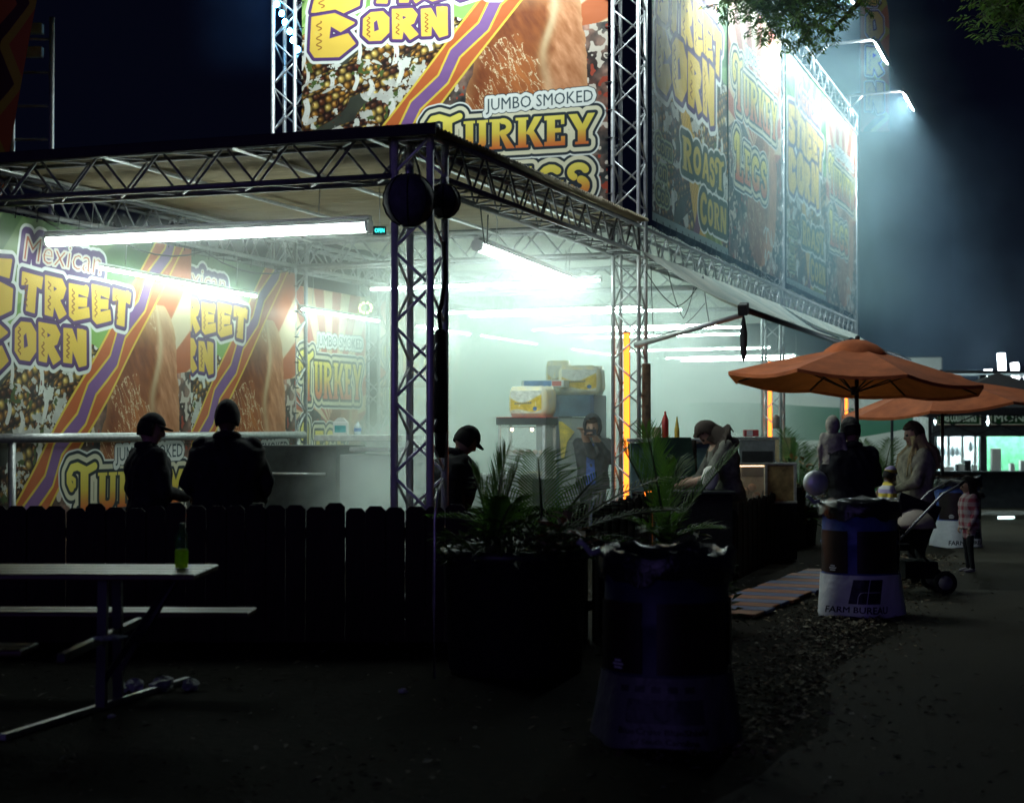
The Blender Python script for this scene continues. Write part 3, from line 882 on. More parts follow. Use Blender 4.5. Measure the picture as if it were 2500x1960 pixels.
# ------------------------------------------------------------------ banners
MS = print_mat('print_street_corn', art_street(), .5, .45, 1.6, .68)
MT = print_mat('print_turkey_legs', art_turkey(), .5, .45, 1.6, .78)
MC = print_mat('print_corn', art_corn(), .5, .45, 1.6, .78)
M_bback = mat('banner_back', (.30, .30, .29), .8)
M_tie = mat('bungee_cord', (.01, .01, .012), .7)
def banner(label, origin, u, W, H, m, uvr=(0, 0, 1, 1), nx=24, ny=24, wave=.012, ties='', group='printed food banners', out=None):
    """hanging vinyl sheet: printed face, hems and bungee loops"""
    u = Vector(u).normalized(); nrm = Vector((u.y, -u.x, 0))     # face normal, to the right of travel
    t = thing('banner', label, 'banner', origin, 0, group)
    q = MB(); rr = random.Random(len(label))
    ph = rr.random() * 6
    def pos(a, b, off=0.0):
        wv = wave * (math.sin(a * 9 + ph) * .6 + math.sin(a * 17 + b * 5 + ph) * .4) * (.3 + math.sin(PI * b))
        return u * (a * W) + Vector((0, 0, b * H)) + nrm * (wv + off)
    vs = [pos(i / nx, j / ny) for j in range(ny + 1) for i in range(nx + 1)]
    fs = [(j * (nx + 1) + i, j * (nx + 1) + i + 1, (j + 1) * (nx + 1) + i + 1, (j + 1) * (nx + 1) + i) for j in range(ny) for i in range(nx)]
    q.add(vs, fs, True)
    me = q.mesh('printed_sheet', m)
    uvl = me.uv_layers.new(name='UVMap')
    for lp in me.loops:
        k = lp.vertex_index; i = k % (nx + 1); j = k // (nx + 1)
        uvl.data[lp.index].uv = (uvr[0] + (uvr[2] - uvr[0]) * i / nx, uvr[1] + (uvr[3] - uvr[1]) * j / ny)
    link('printed_sheet', me, t)
    b = MB()
    vs = [pos(i / nx, j / ny, -.004) for j in range(ny + 1) for i in range(nx + 1)]
    b.add(vs, [tuple(reversed(f)) for f in fs], True)
    b.build('backing_sheet', M_bback, t)
    for side in ties:
        if side in 'lr':
            a = 0.0 if side == 'l' else 1.0; s = -1 if side == 'l' else 1
            for k in range(int(H / .3)):
                z = (k + .5) / int(H / .3)
                c = MB(); pp = pos(a, z)
                c.tube([pp - u * s * .03 + nrm * .008, pp + u * s * .05 + nrm * .02, pp + u * s * .12 - nrm * .03, pp + u * s * .05 - nrm * .05], .006, 5)
                c.build('bungee_loop', M_tie, t)
        else:
            z = 0.0 if side == 'b' else 1.0; s = -1 if side == 'b' else 1
            for k in range(int(W / .3)):
                a = (k + .5) / int(W / .3); pp = pos(a, z); c = MB()
                c.tube([pp - Vector((0, 0, s * .03)) + nrm * .008, pp + Vector((0, 0, s * .06)) + nrm * .02, pp + Vector((.0, 0, s * .12)) - nrm * .03, pp + u * .03 + Vector((0, 0, s * .05)) - nrm * .05], .006, 5)
                c.build('bungee_loop', M_tie, t)
    return t
banner('high front banner, street corn and smoked turkey legs, above the canopy roof', (-9.02, YB - .16, 4.02), (1, 0, 0), 3.88, 3.8, MS, ties='lr')
# inner left wall: the nearer sheet overlaps the farther one
banner('nearer banner on the left inner wall, its first S cut by the picture edge', (XL + .20, 11.15, .0), (0, 1, 0), 3.80, 3.44, MS, (0, 0, 1, .905), wave=.02, ties='t')
banner('farther banner on the left inner wall, half hidden by its twin', (XL + .172, 13.62, .0), (0, 1, 0), 3.74, 3.40, MS, (0, 0, 1, .895), wave=.015, ties='tr')
banner('smoked turkey legs banner behind the inner lattice post', (XL - .05, 17.75, .55), (0, 1, 0), 2.12, 2.75, MT, (.0, .14, .97, 1.0), wave=.01)
banner('hazy turkey banner farther down the smoky inner wall', (XL - .05, 20.3, 1.0), (0, 1, 0), 3.0, 2.3, MT, wave=.01)
banner('last hazy corn banner deep inside the kitchen', (XL - .05, 26.6, 1.0), (0, 1, 0), 4.0, 2.3, MC, wave=.01)
# outer side wall, four tall sheets between the posts
XS = XR + .19
banner('nearest tall street corn and roast corn banner on the side wall', (XS, YB + .30, 3.92), (0, 1, 0), 4.10, 3.92, MC, ties='b')
banner('first tall turkey legs banner on the side wall, behind the hanging branch', (XS + .003, YB + .30 + 4.12, 3.92), (0, 1, 0), 4.08, 3.92, MT, ties='b')
banner('second tall street corn banner, right of the middle post', (XS, YM + .22, 3.92), (0, 1, 0), 4.22, 3.92, MC, ties='b')
banner('last tall turkey legs banner at the far end of the side wall', (XS + .003, YM + .22 + 4.24, 3.92), (0, 1, 0), 4.20, 3.92, MT, ties='b')

# ------------------------------------------------------------------ lamps
tl_mesh = {}
def tube_light(label, a, b, r=.019, m=None, group='fluorescent tubes under the roof', house=True):
    m = m or M_tube
    a = Vector(a); b = Vector(b); L = (b - a).length
    t = thing('tube_light', label, 'tube light', a, 0, group)
    d = (b - a).normalized()
    q = MB(); q.cyl(d * .03, d * (L - .03), r, n=16, caps=False); bk = MB(); bk.v = list(q.v)
    qa, _ = basis(d * .03, d * (L - .03)); lit = [((qa @ Vector((math.cos(2 * PI * (i + .5) / 16), math.sin(2 * PI * (i + .5) / 16), 0))).z < .45) for i in range(16)]
    for i in range(16):
        if not lit[i]: bk.f.append(q.f[i]); bk.mi.append(0); bk.smooth.append(True)
    q.f = [f for i, f in enumerate(q.f) if lit[i]]; q.mi = [0] * len(q.f); q.smooth = [True] * len(q.f)
    q.build('tube', m, t); bk.build('reflector_back', M_white, t)
    for s in (0, L - .03):
        q = MB(); q.cyl(d * s, d * (s + .03), r * 1.15, n=8); q.build('end_cap', M_white, t)
    q = MB(); q.bar(Vector((0, 0, r + .016)), d * L + Vector((0, 0, r + .016)), r * 1.3, .022); q.build('housing', M_white, t)
    for s in (.15, .85):
        q = MB(); q.tube([d * L * s + Vector((0, 0, r + .05)), d * L * s + Vector((.01, .01, .3)), d * L * s + Vector((0, 0, max(.35, 3.48 - a.z)))], .004, 5); q.build('hanger', M_steel, t)
    return t
tube_light('glaring tube, thickened for its bloom, crossing the front of the canopy', (-8.98, 12.28, 3.24), (-5.72, 12.28, 3.24), .055, M_tube_big, house=False)
tube_light('glaring tube, thickened for its bloom, slanting away at the right of the corner post', (-5.15, 13.3, 3.16), (-5.42, 17.3, 3.14), .052, M_tube_big, house=False)
tube_light('tube running back along the left banner wall', (-8.72, 12.7, 3.03), (-8.98, 16.2, 3.03))
for i, (y0_, y1_) in enumerate(((16.95, 19.2), (20.4, 22.5), (22.9, 25.6), (27.5, 30.5))):
    tube_light(('tube above the inner turkey banner', 'second tube down the left side of the kitchen', 'third tube down the left side of the kitchen', 'fourth, faint tube down the left side of the kitchen')[i], (-8.82, y0_, 2.94), (-8.82, y1_, 2.93))
rows = [(17.25, -8.05, -5.15, 3.17, 'first tube across the back of the canopy'), (20.9, -8.75, -5.65, 3.14, 'upper tube of the second kitchen row'), (21.9, -8.6, -5.35, 3.16, 'lower tube of the second kitchen row'),
        (24.4, -8.5, -5.4, 3.10, 'third kitchen row tube behind the post'), (25.4, -8.5, -5.2, 3.12, 'fourth kitchen row tube, cut by the post'), (27.3, -8.55, -5.6, 3.12, 'bright kitchen row tube ending at the hanging strap'),
        (30.3, -8.6, -5.7, 3.02, 'thin kitchen row tube in the haze'), (33.0, -8.5, -5.7, 2.98, 'farthest bright tube across the kitchen'), (34.4, -8.5, -5.5, 2.98, 'last thin tube by the far post')]
for y, xa, xb, z, lb in rows:
    tube_light(lb, (xa, y, z), (xb, y - .05, z + .015))

def flood_arm(label, x0, y0, z0, dx, dy, reach, group='flood lamps on arms over the banners'):
    """galvanised arm on a short post; long lamp head aimed back at the sheet"""
    t = thing('flood_lamp', label, 'flood lamp', (x0, y0, z0), math.atan2(dx, dy) * -1, group)
    # local: +Y outwards
    q = MB(); q.cyl((0, 0, -.55), (0, 0, .02), .028); q.build('post', M_alu, t)
    q = MB(); q.cyl((0, -.05, 0), (0, reach, .03), .026); q.build('arm', M_alu, t)
    q = MB(); q.cyl((0, .02, -.26), (0, .27, -.005), .016); q.build('strut', M_alu, t)
    q = MB(); q.cyl((0, reach - .02, .08), (0, reach, -.08), .022); q.build('yoke', M_steel, t)
    h = thing('lamp_head', None, None); h.parent = t; h.location = (0, reach, -.05); h.rotation_euler = (R(-50), 0, 0)
    q = MB(); q.box((-.80, 0, .03), (1.9, .16, .04)); q.box((-.8, 0, .065), (1.7, .09, .04)); q.build('casing', M_dark, h)
    for c in (-.36, -1.26):
        q = MB(); q.add([(c - .4, -.05, .006), (c - .4, .05, .006), (c + .4, .05, .006), (c + .4, -.05, .006)], [(0, 1, 2, 3)]); q.build('lamp_face', M_flood, h)
    return t
for y, lb in ((20.0, 'flood lamp over the nearest corn banner, above the picture'), (24.6, 'flood lamp over the first turkey banner, above the picture'), (29.2, 'upper of the two visible flood lamp arms, under the branch'), (33.9, 'lower flood lamp arm at the far end of the banner wall')):
    flood_arm(lb, XR + .2, y, 8.47, 1, 0, 1.12)
for x, lb in ((-8.6, 'left flood lamp over the front banner, above the picture'), (-6.6, 'right flood lamp over the front banner, above the picture')):
    flood_arm(lb, x, YB - .25, 8.47, 0, -1, 1.25)

def led_strip(label, p, h, side):
    t = thing('amber_light', label, 'LED light', p, 0, 'amber lights inside the posts')
    q = MB(); q.box((0, 0, h / 2), (.06, .03, h)); q.build('light_strip', M_amber, t)
    q = MB(); q.box((0, .024, h / 2), (.07, .012, h + .04)); q.build('backing', M_dark, t)
    return t
led_strip('amber strip glowing inside the lattice post right of the smoke', (XR - .03, YB - .02, .70), 1.9, 0)
led_strip('amber strip inside the middle lattice post under the parasol', (XR - .05, YM - .02, .9), 1.7, 0)
led_strip('amber strip inside the farthest lattice post by the parasol pole', (XR - .05, YE - .02, .8), 1.9, 0)
led_strip('low glowing strip in place of amber lit wood at the fence gap', C(1.20, 14.1, .35), .62, 0)  # glowing strip stands in for amber light on a wooden post

# cyan LED cluster in the upper left post
t = thing('cyan_light', 'cyan LED cluster high in the upper left lattice post', 'LED light', (XL, YB - .05, 6.1))
for k in range(6):
    q = MB(); q.ball((-.10 + .055 * k, -.10 + .02 * (k % 2), .62 - .115 * k), (.035, .02, .04), 10, 6); q.build('bulb', M_cyan, t)
    q = MB(); q.box((-.10 + .055 * k, -.06 + .02 * (k % 2), .62 - .115 * k), (.07, .03, .08)); q.build('bulb_housing', M_dark, t)
def U(u, d, z=0.0):
    """bearing (in thousandths of a 2179 wide view) and distance to a point"""
    return C((u - 1090) / 3400 * d, d, z)

# ------------------------------------------------------------------ board fences
def picket_mesh(h, w, seed):
    r = random.Random(seed); q = MB(); c = .030
    hh = h + r.uniform(-.012, .008)
    q.prism([(-w / 2, .0), (w / 2, .0), (w / 2, hh - c), (w / 2 - c, hh), (-w / 2 + c, hh), (-w / 2, hh - c)], -.009, .009)
    return q.mesh('picket', M_wood_fence)
PK = [picket_mesh(.99, .1412, k) for k in range(6)]
def fence(label, a, b, hgt=.99):
    a = Vector(a); b = Vector(b); d = b - a; L = d.length; rz = math.atan2(d.y, d.x)
    t = thing('wooden_fence', label, 'fence', a, rz, 'low dog-eared board fences')
    n = int(L / .139); r = random.Random(int(L * 100))
    for i in range(n):
        o = link('picket', PK[i % 6], t, loc=((i + .5) * L / n, -.022 + (.004 if i % 2 else -.004) + r.uniform(-.002, .002), r.uniform(-.016, .012) - .012))
        o.rotation_euler = (0, r.uniform(-.006, .006), 0); o.scale = (1, 1, hgt / .99)
    for z in (.25, hgt - .21):
        q = MB(); q.box((L / 2, .012, z), (L, .035, .075)); q.build('rail', M_wood_fence, t)
    k = max(2, int(L / 1.9) + 1)
    for i in range(k):
        q = MB(); q.box((.05 + (L - .1) * i / (k - 1),   .075, hgt / 2), (.085, .085, hgt)); q.build('fence_post', M_wood_fence, t)
    return t
fence('long front fence of dog-eared boards behind the picnic table', C(-4.2, 11.5), C(.52, 11.5))
fence('short fence run going back beside the lattice post with amber light', C(.56, 11.55), C(1.16, 13.65))
fence('low board skirt of the serving counter, below the glass food case', C(2.25, 16.15), C(3.75, 20.6), .80)

# ------------------------------------------------------------------ striped boardwalk
bw = thing('boardwalk', 'low walkway of boards painted orange and blue in turn, by the fence', 'boardwalk', C(1.32, 13.05, .0), YAW + R(-24))
M_bo = mat('orange_board_paint', (.22, .075, .026), .6, 0, .25, 6, .2, aniso=(1, 6, 6)); M_bb = mat('blue_board_paint', (.06, .075, .16), .6, 0, .25, 6, .2, aniso=(1, 6, 6))
for k in range(15):
    q = MB(); q.box((.38 + .02 * math.sin(k * 2), .14 + k * .283, .03), (.60, .262, .03)); q.build('plank', M_bo if k % 2 == 0 else M_bb, bw)
for x in (.16, .60):
    q = MB(); q.box((x, 2.15, .008), (.06, 4.2, .016)); q.build('bearer', M_wood_fence, bw)

# ------------------------------------------------------------------ oil drums for rubbish
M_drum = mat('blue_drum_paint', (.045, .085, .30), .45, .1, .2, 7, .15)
M_bag = mat('black_bin_bag', (.012, .014, .014), .22, 0, .2, 16, .6, spec=.7)
M_vinyl = mat('white_vinyl', (.62, .64, .66), .45, 0, .08, 5, .3)
M_poster = mat('dark_poster', (.016, .007, .008), .4, 0, .3, 8)
def art_farm():
    cv = Canvas(900, 300, (.86, .88, .90)); n = fbm(cv.X, cv.Y, 5, 3)[..., None]; cv.a = cv.a * (.93 + .1 * n)
    o = 1.05
    cv.poly([(o + .16, .32), (o + .26, .90), (o + .88, .90), (o + .80, .32)], (.07, .08, .18))
    cv.line([(o + .52, .32), (o + .57, .72), (o + .60, .90)], .014, (.85, .86, .9))
    cv.line([(o + .34, .32), (o + .36, .50), (o + .40, .58), (o + .46, .60), (o + .80, .60)], .014, (.85, .86, .9))
    sd = cv.sd_segs(place_text('FARM BUREAU', o - .28, .10, .15, 1.26, .04), .03); cv.mix(cv.cov(sd, .004), (.08, .09, .14))
    return cv
def art_blue():
    cv = Canvas(900, 300, (.86, .88, .90)); o = .98
    cv.mix(((cv.X > o + .05) & (cv.X < o + .95) & (cv.Y > .36) & (cv.Y < .70)).astype(float) * .55, (.30, .34, .42))
    for q in range(5):
        cv.mix(((np.abs(cv.X - o - q * .2) < .06) & (np.abs(cv.Y - .84) < .045)).astype(float) * .6, (.25, .27, .36))
    for tx, y, x, w in (('BlueCross BlueShield', .21, o - .02, 1.0), ('of South Carolina', .06, o + .14, .72)):
        sd = cv.sd_segs(place_text(tx, x, y, .085, w), .03); cv.mix(cv.cov(sd, .003), (.10, .12, .2))
    return cv
MF = print_mat('print_farm_skirt', art_farm(), .45, .5, 6)
MBl = print_mat('print_blue_skirt', art_blue(), .45, .5, 6)
[n for n in MBl.node_tree.nodes if n.type == 'HUE_SAT'][0].inputs['Value'].default_value = .15  # white skirt print darkened, dim light put into its colour
def curved(r0, r1, z0, z1, a0, a1, n=28, m=4, wob=0.0, seed=1):
    """part of a cylinder wall seen from -Y, with uv"""
    rr = random.Random(seed); vs = []; uv = []
    ph = rr.random() * 6
    for j in range(m + 1):
        for i in range(n + 1):
            t = i / n; s = j / m; a = R(a0 + (a1 - a0) * t)
            r = r0 + (r1 - r0) * s + wob * (1 - s * .8) * (math.sin(t * 21 + ph) * .6 + math.sin(t * 9 + ph * 2) * .5)
            z = z0 + (z1 - z0) * s + (wob * .35 * math.sin(t * 13 + ph) if j == 0 else 0)
            vs.append((r * math.sin(a), -r * math.cos(a), z)); uv.append((t, s))
    fs = [(j * (n + 1) + i, j * (n + 1) + i + 1, (j + 1) * (n + 1) + i + 1, (j + 1) * (n + 1) + i) for j in range(m) for i in range(n)]
    return vs, fs, uv
def curved_obj(name, mt, parent, *a, **k):
    vs, fs, uv = curved(*a, **k); q = MB(); q.add(vs, fs, True); me = q.mesh(name, mt)
    l = me.uv_layers.new(name='UVMap')
    for lp in me.loops: l.data[lp.index].uv = uv[lp.vertex_index]
    return link(name, me, parent)
def drum(label, loc, skirt, rz, paint=None, h=.90, r=.292, flare=.03, seed=1):
    t = thing('trash_drum', label, 'trash drum', loc, rz, 'blue oil drums used as bins')
    q = MB(); prof = [(r - .01, .0), (r, .02)]
    for z in (.30, .60):
        prof += [(r, z - .03), (r + .012, z), (r, z + .03)]
    prof += [(r, h - .02), (r + .012, h - .008), (r + .012, h), (r - .006, h), (r - .012, h - .05), (r - .012, .02)]
    q.lathe(prof, n=36); q.build('barrel', paint or M_drum, t)
    # bin bag folded over the rim
    rr = random.Random(seed); n = 44; q = MB(); rings = []
    for (ra, z, w) in ((r - .03, h - .22, .01), (r - .02, h + .01, .006), (r + .012, h + .045, .012), (r + .03, h + .02, .012), (r + .032, h - .05, .014), (r + .028, h - .10, .016)):
        ph = rr.random() * 6
        rings.append([((ra + w * (math.sin(7 * a + ph) * .5 + math.sin(17 * a + ph * 2) * .5)) * math.cos(a), (ra + w * (math.sin(7 * a + ph) * .5 + math.sin(19 * a) * .5)) * math.sin(a), z + w * 1.2 * math.sin(5 * a + ph) + w * .8 * math.sin(13 * a + 2 * ph)) for a in [2 * PI * i / n for i in range(n)]])
    vs = [p for g_ in rings for p in g_]
    fs = [(k * n + i, k * n + (i + 1) % n, (k + 1) * n + (i + 1) % n, (k + 1) * n + i) for k in range(len(rings) - 1) for i in range(n)]
    q.add(vs, fs, True); q.build('bin_bag', M_bag, t)
    q = MB(); q.tube([(-r - .02, -.05, h + .03), (-r - .07, -.06, h + .02), (-r - .10, -.07, h + .06), (-r - .13, -.07, h + .08)], [.022, .018, .014, .02], 6); q.build('bag_knot', mat('bag_tie_pale', (.35, .40, .38), .4), t)
    for a0, a1 in ((-78, -22), (-8, 62), (74, 140)):
        curved_obj('poster', M_poster, t, r + .016, r + .016, .36, .70, a0, a1, n=14, m=2)
    for z0, aw in ((.378, 10), (.395, 13), (.412, 8)):
        curved_obj('sticker_line', M_vinyl, t, r + .019, r + .019, z0, z0 + .009, -46 - aw / 2, -46 + aw / 2, n=3, m=1)
    curved_obj('printed_skirt', skirt, t, r + .018 + flare, r + .018, .012, .345, -105, 105, wob=.022 * (1 + flare * 8), seed=seed)
    return t
drum('near blue drum in the foreground, coloured darker for dim light, with a violet lit skirt', U(1418, 7.95), MBl, YAW + R(-6), mat('shaded_blue_drum_paint', (.020, .028, .075), .5, .1, .2, 7, .15), h=.90, r=.305, flare=.05, seed=4)  # drum blue darkened here, dim light put into the paint colour
drum('blue drum with a white farm bureau skirt beside the standing man', U(1829, 13.15), MF, YAW + R(-8), r=.305, seed=9)
drum('far blue drum behind the little girl in plaid', U(2034, 20.5), MF, YAW + R(20), h=.86, seed=13)

# ------------------------------------------------------------------ picnic table
pt = thing('picnic_table', 'long wooden picnic table with benches and steel legs at lower left', 'picnic table', C(-3.35, 8.8), YAW + R(-1.5))
for k in range(4):
    q = MB(); q.box((0, -.235 + k * .156, .748), (3.36, .148, .034)); q.build('plank', M_wood_table, pt)
for s in (-1, 1):
    for k in range(2):
        q = MB(); q.box((.06 if s > 0 else -.58, s * .80 + (k - .5) * .142, .435), (3.44 if s > 0 else 3.1, .134, .032)); q.build('bench_plank', M_wood_table, pt)
for x in (-1.15, 1.15):
    for y in (-.17, .17):
        q = MB(); q.bar((x, y, .04), (x, y * .8, .73), .05, .05); q.build('leg', M_dark, pt)
    q = MB(); q.bar((x - .28, -.9, .02), (x + .22, .9, .02), .035, .03); q.build('foot_runner', M_steel, pt)
    q = MB(); q.bar((x, -.88, .405), (x, .88, .405), .04, .04); q.build('crossbar', M_dark, pt)
    for s in (-1, 1):
        q = MB(); q.bar((x, s * .16, .16), (x + .35, s * .06, .71), .03, .03); q.build('brace', M_dark, pt)
# bottle
bt = thing('soda_bottle', 'green plastic bottle half full of yellow soda on the picnic table', 'bottle', U(388, 8.78, .766))
M_green = mat('green_bottle_plastic', (.06, .26, .06), .10, 0, .05, 4, alpha=.38, spec=.7)
M_soda = leaf_mat('yellow_soda', (.62, .72, .05), (.55, .66, .05), 4, .85, .2)
q = MB(); q.lathe([(.030, .0), (.035, .008), (.036, .11), (.034, .14), (.036, .16), (.034, .18), (.018, .212), (.014, .216), (.014, .232)], n=20); q.build('bottle_body', M_green, bt)
q = MB(); q.lathe([(.029, .004), (.0345, .012), (.0345, .105)], n=20); q.build('drink', M_soda, bt)
q = MB(); q.lathe([(.0365, .035), (.0365, .098)], n=20); q.f = q.f[:20]; q.mi = q.mi[:20]; q.smooth = q.smooth[:20]; q.build('label_band', leaf_mat('lime_label', (.50, .60, .05), (.40, .52, .04), 4, .8), bt)
q = MB(); q.lathe([(.0155, .232), (.0155, .248), (.012, .250)], n=16); q.build('cap', mat('green_cap', (.03, .12, .04), .4), bt)
# rubbish below the table
M_paper = mat('crumpled_paper', (.50, .54, .52), .7, 0, .15, 20, .5)
def crumple(name, label, loc, s, seed, flat=.5, m=M_paper, cat='paper scrap'):
    r = random.Random(seed); q = MB(); q.ball((0, 0, 0), (s, s * .7, s * flat), 12, 7)
    vs = []
    for v in q.v: f = 1 + r.uniform(-.28, .28); vs.append((v[0] * f, v[1] * f, max(-s * flat * .8, v[2] * f) + s * flat * .8))
    q.v = vs; q.smooth = [False] * len(q.smooth)
    o = q.build(name, m); o.location = loc; o.rotation_euler = (0, 0, r.random() * 6)
    return tag(o, label, cat, 'crumpled paper under the picnic table')
for i, (u, v, s, lb) in enumerate(((262, 1470, .06, 'leftmost crumpled paper under the table'), (288, 1468, .075, 'larger grey paper ball under the table'), (348, 1466, .085, 'long pale paper scrap between the table legs'), (408, 1466, .07, 'paper scrap right of the table leg'), (240, 1525, .022, 'tiny white scrap nearest the steel runner'), (858, 1472, .03, 'small pale scrap on the dirt right of the table'))):
    crumple('paper_scrap', lb, U(u, 1.55 * 3400 / (v - 905), .0), s, 20 + i)
crumple('paper_plate', 'flat paper plate left on the near bench', U(236, 8.2, .455), .09, 60, .12)
# shiny stake by the planter
q = MB(); q.tube([C(-.478, 9.85, .0), C(-.480, 9.85, .45), C(-.475, 9.85, .98), C(-.455, 9.85, 1.16)], .0095, 8)
tag(q.build('metal_stake', mat('shiny_stake', (.62, .63, .60), .25, .7)), 'thin shiny steel stake standing at the left of the black planter', 'stake')

# ------------------------------------------------------------------ planters and palms
M_frond = leaf_mat('palm_leaflet', (.060, .125, .030), (.025, .06, .014), 3)
M_stalk = mat('palm_stalk', (.07, .10, .03), .6, 0, .2, 6)
def frond(L, lift, droop, az, nl=34, wl=.34, fold=.35, seed=0, spread=.85, width=.014):
    """arching feather leaf from the origin"""
    r = random.Random(seed); q = MB(); pts = []
    dirx, diry = math.cos(az), math.sin(az)
    for k in range(13):
        t = k / 12
        h = L * (math.cos(lift) * t + .10 * t * t); z = L * (math.sin(lift) * t - droop * t * t)
        pts.append(Vector((dirx * h, diry * h, z)))
    q.m = 1
    q.tube(pts, [.013 * (1 - .8 * k / 12) + .002 for k in range(13)], 5)
    q.m = 0
    side = Vector((-diry, dirx, 0))
    for i in range(nl):
        t = .16 + .84 * i / (nl - 1); k = min(11, int(t * 12)); f = t * 12 - k
        p = pts[k] * (1 - f) + pts[k + 1] * f
        tg = (pts[k + 1] - pts[k]).normalized(); up = side.cross(tg) * -1
        ln = wl * (math.sin(PI * (.12 + .80 * t)) ** .7) * r.uniform(.9, 1.08)
        for s in (-1, 1):
            d = (tg * (.62 + .3 * t) + side * s * spread + up * fold * r.uniform(.5, 1.1)).normalized()
            w = tg.cross(d).cross(d).normalized() * width * .5
            tip = p + d * ln + Vector((0, 0, -.16 * ln * r.uniform(.4, 1.6)))
            mid = p + d * ln * .45 + Vector((0, 0, .012))
            q.add([p - w * .35, mid - w, tip, mid + w, p + w * .35], [(0, 1, 3, 4), (1, 2, 3)])
    return q
def palm(label, loc, fr, group='potted palms along the fence'):
    t = thing('potted_palm', label, 'palm', loc, YAW, group)
    q = MB(); q.lathe([(.05, -.10), (.06, .0), (.045, .14), (.02, .22)], n=12); q.build('crown_base', M_stalk, t)
    for i, f in enumerate(fr):
        b = frond(*f[:4], seed=i, **(f[4] if len(f) > 4 else {}))
        b.build('frond', [M_frond, M_stalk], t)
    return t
A_ = R
# big planter
pl = thing('planter', 'big black tub planter with palms, left of the near drum', 'planter', C(0.02, 10.15), YAW)
q = MB(); q.lathe([(.40, .0), (.42, .02), (.455, .70), (.475, .72), (.475, .78), (.43, .78), (.42, .70), (.0, .68)], n=40); q.build('tub', M_dark, pl)
q = MB(); q.lathe([(.418, .712), (.3, .735), (.0, .75)], n=24); q.build('soil', M_dirt, pl)
palm('upright narrow palm beside the crouching dark figure', C(-.12, 10.1, .74), [(.62, A_(88), .02, A_(20), dict(wl=.40, fold=.1, nl=30, spread=.42)), (.52, A_(82), .02, A_(170), dict(wl=.36, fold=.1, nl=26, spread=.4)), (.58, A_(80), .02, A_(10), dict(wl=.36, fold=.1, nl=26, spread=.38)), (.45, A_(66), .2, A_(300))])
palm('spreading fan palm in the middle of the planter', C(.20, 10.2, .74), [(.72, A_(70), .12, A_(95), dict(wl=.42, fold=.1, nl=24, width=.012)), (.74, A_(54), .18, A_(45), dict(wl=.36, fold=.1, nl=24, width=.012)), (.72, A_(52), .18, A_(135), dict(wl=.34, fold=.1, nl=24, width=.012)), (.95, A_(34), .28, A_(8), dict(wl=.28, fold=.15, nl=26, width=.012)), (.80, A_(36), .32, A_(172), dict(wl=.26, nl=24)), (.70, A_(26), .4, A_(-25), dict(wl=.24, nl=24)), (.55, A_(38), .35, A_(-80), dict(wl=.24, nl=22)), (1.0, A_(42), .22, A_(26), dict(wl=.34, fold=.1, nl=26, width=.012))])
palm('lit palm in front of the green menu board', C(1.20, 12.5, .62), [(.95, A_(80), .05, A_(120), dict(wl=.40, fold=.15, spread=.5, width=.012)), (.86, A_(72), .08, A_(155), dict(wl=.34, spread=.5, width=.012)), (.95, A_(58), .08, A_(14), dict(wl=.34, fold=.2, nl=32, spread=.42, width=.012)), (.80, A_(68), .15, A_(70), dict(wl=.36, spread=.6, width=.012)), (.55, A_(46), .3, A_(190), dict(wl=.24, nl=24)), (.5, A_(38), .35, A_(-20), dict(wl=.22, nl=24)), (.55, A_(50), .3, A_(-90), dict(wl=.24, nl=24)), (.5, A_(40), .4, A_(250), dict(wl=.24, nl=24))])
palm('palm between the glass food case and the man in the cap', U(1703, 20.9, .55), [(1.0, A_(76), .06, A_(120), dict(wl=.40)), (.98, A_(62), .15, A_(45), dict(wl=.36)), (.86, A_(52), .2, A_(170)), (.9, A_(66), .12, A_(80), dict(wl=.4)), (.78, A_(40), .3, A_(10)), (.7, A_(36), .4, A_(220)), (.7, A_(44), .4, A_(-60)), (.8, A_(50), .2, A_(145))])
palm('dim palm seen between the man and the long-haired woman', U(1872, 21.3, .55), [(1.0, A_(64), .12, A_(60), dict(wl=.36)), (.95, A_(48), .2, A_(25), dict(wl=.34)), (.9, A_(70), .1, A_(110), dict(wl=.36)), (.8, A_(40), .3, A_(160)), (.8, A_(36), .3, A_(-10)), (.8, A_(56), .2, A_(80))])
for lat, d, lb in ((1.22, 12.5, 'dark tub under the palm in front of the menu board'), (3.768, 20.9, 'dark tub under the palm by the food case'), (4.90, 21.3, 'dark tub under the dim palm by the woman')):
    t = thing('plant_tub', lb, 'plant tub', C(lat, d), YAW, 'tubs under the palms')
    h = .58 if d < 13 else .5
    q = MB(); q.lathe([(.19, .0), (.24, h - .06), (.255, h - .05), (.255, h), (.22, h), (.215, h - .06)], n=24); q.build('tub', M_dark, t); q = MB(); q.lathe([(.214, h - .05), (.1, h - .03), (.0, h - .02)], n=16); q.build('soil', M_dirt, t)
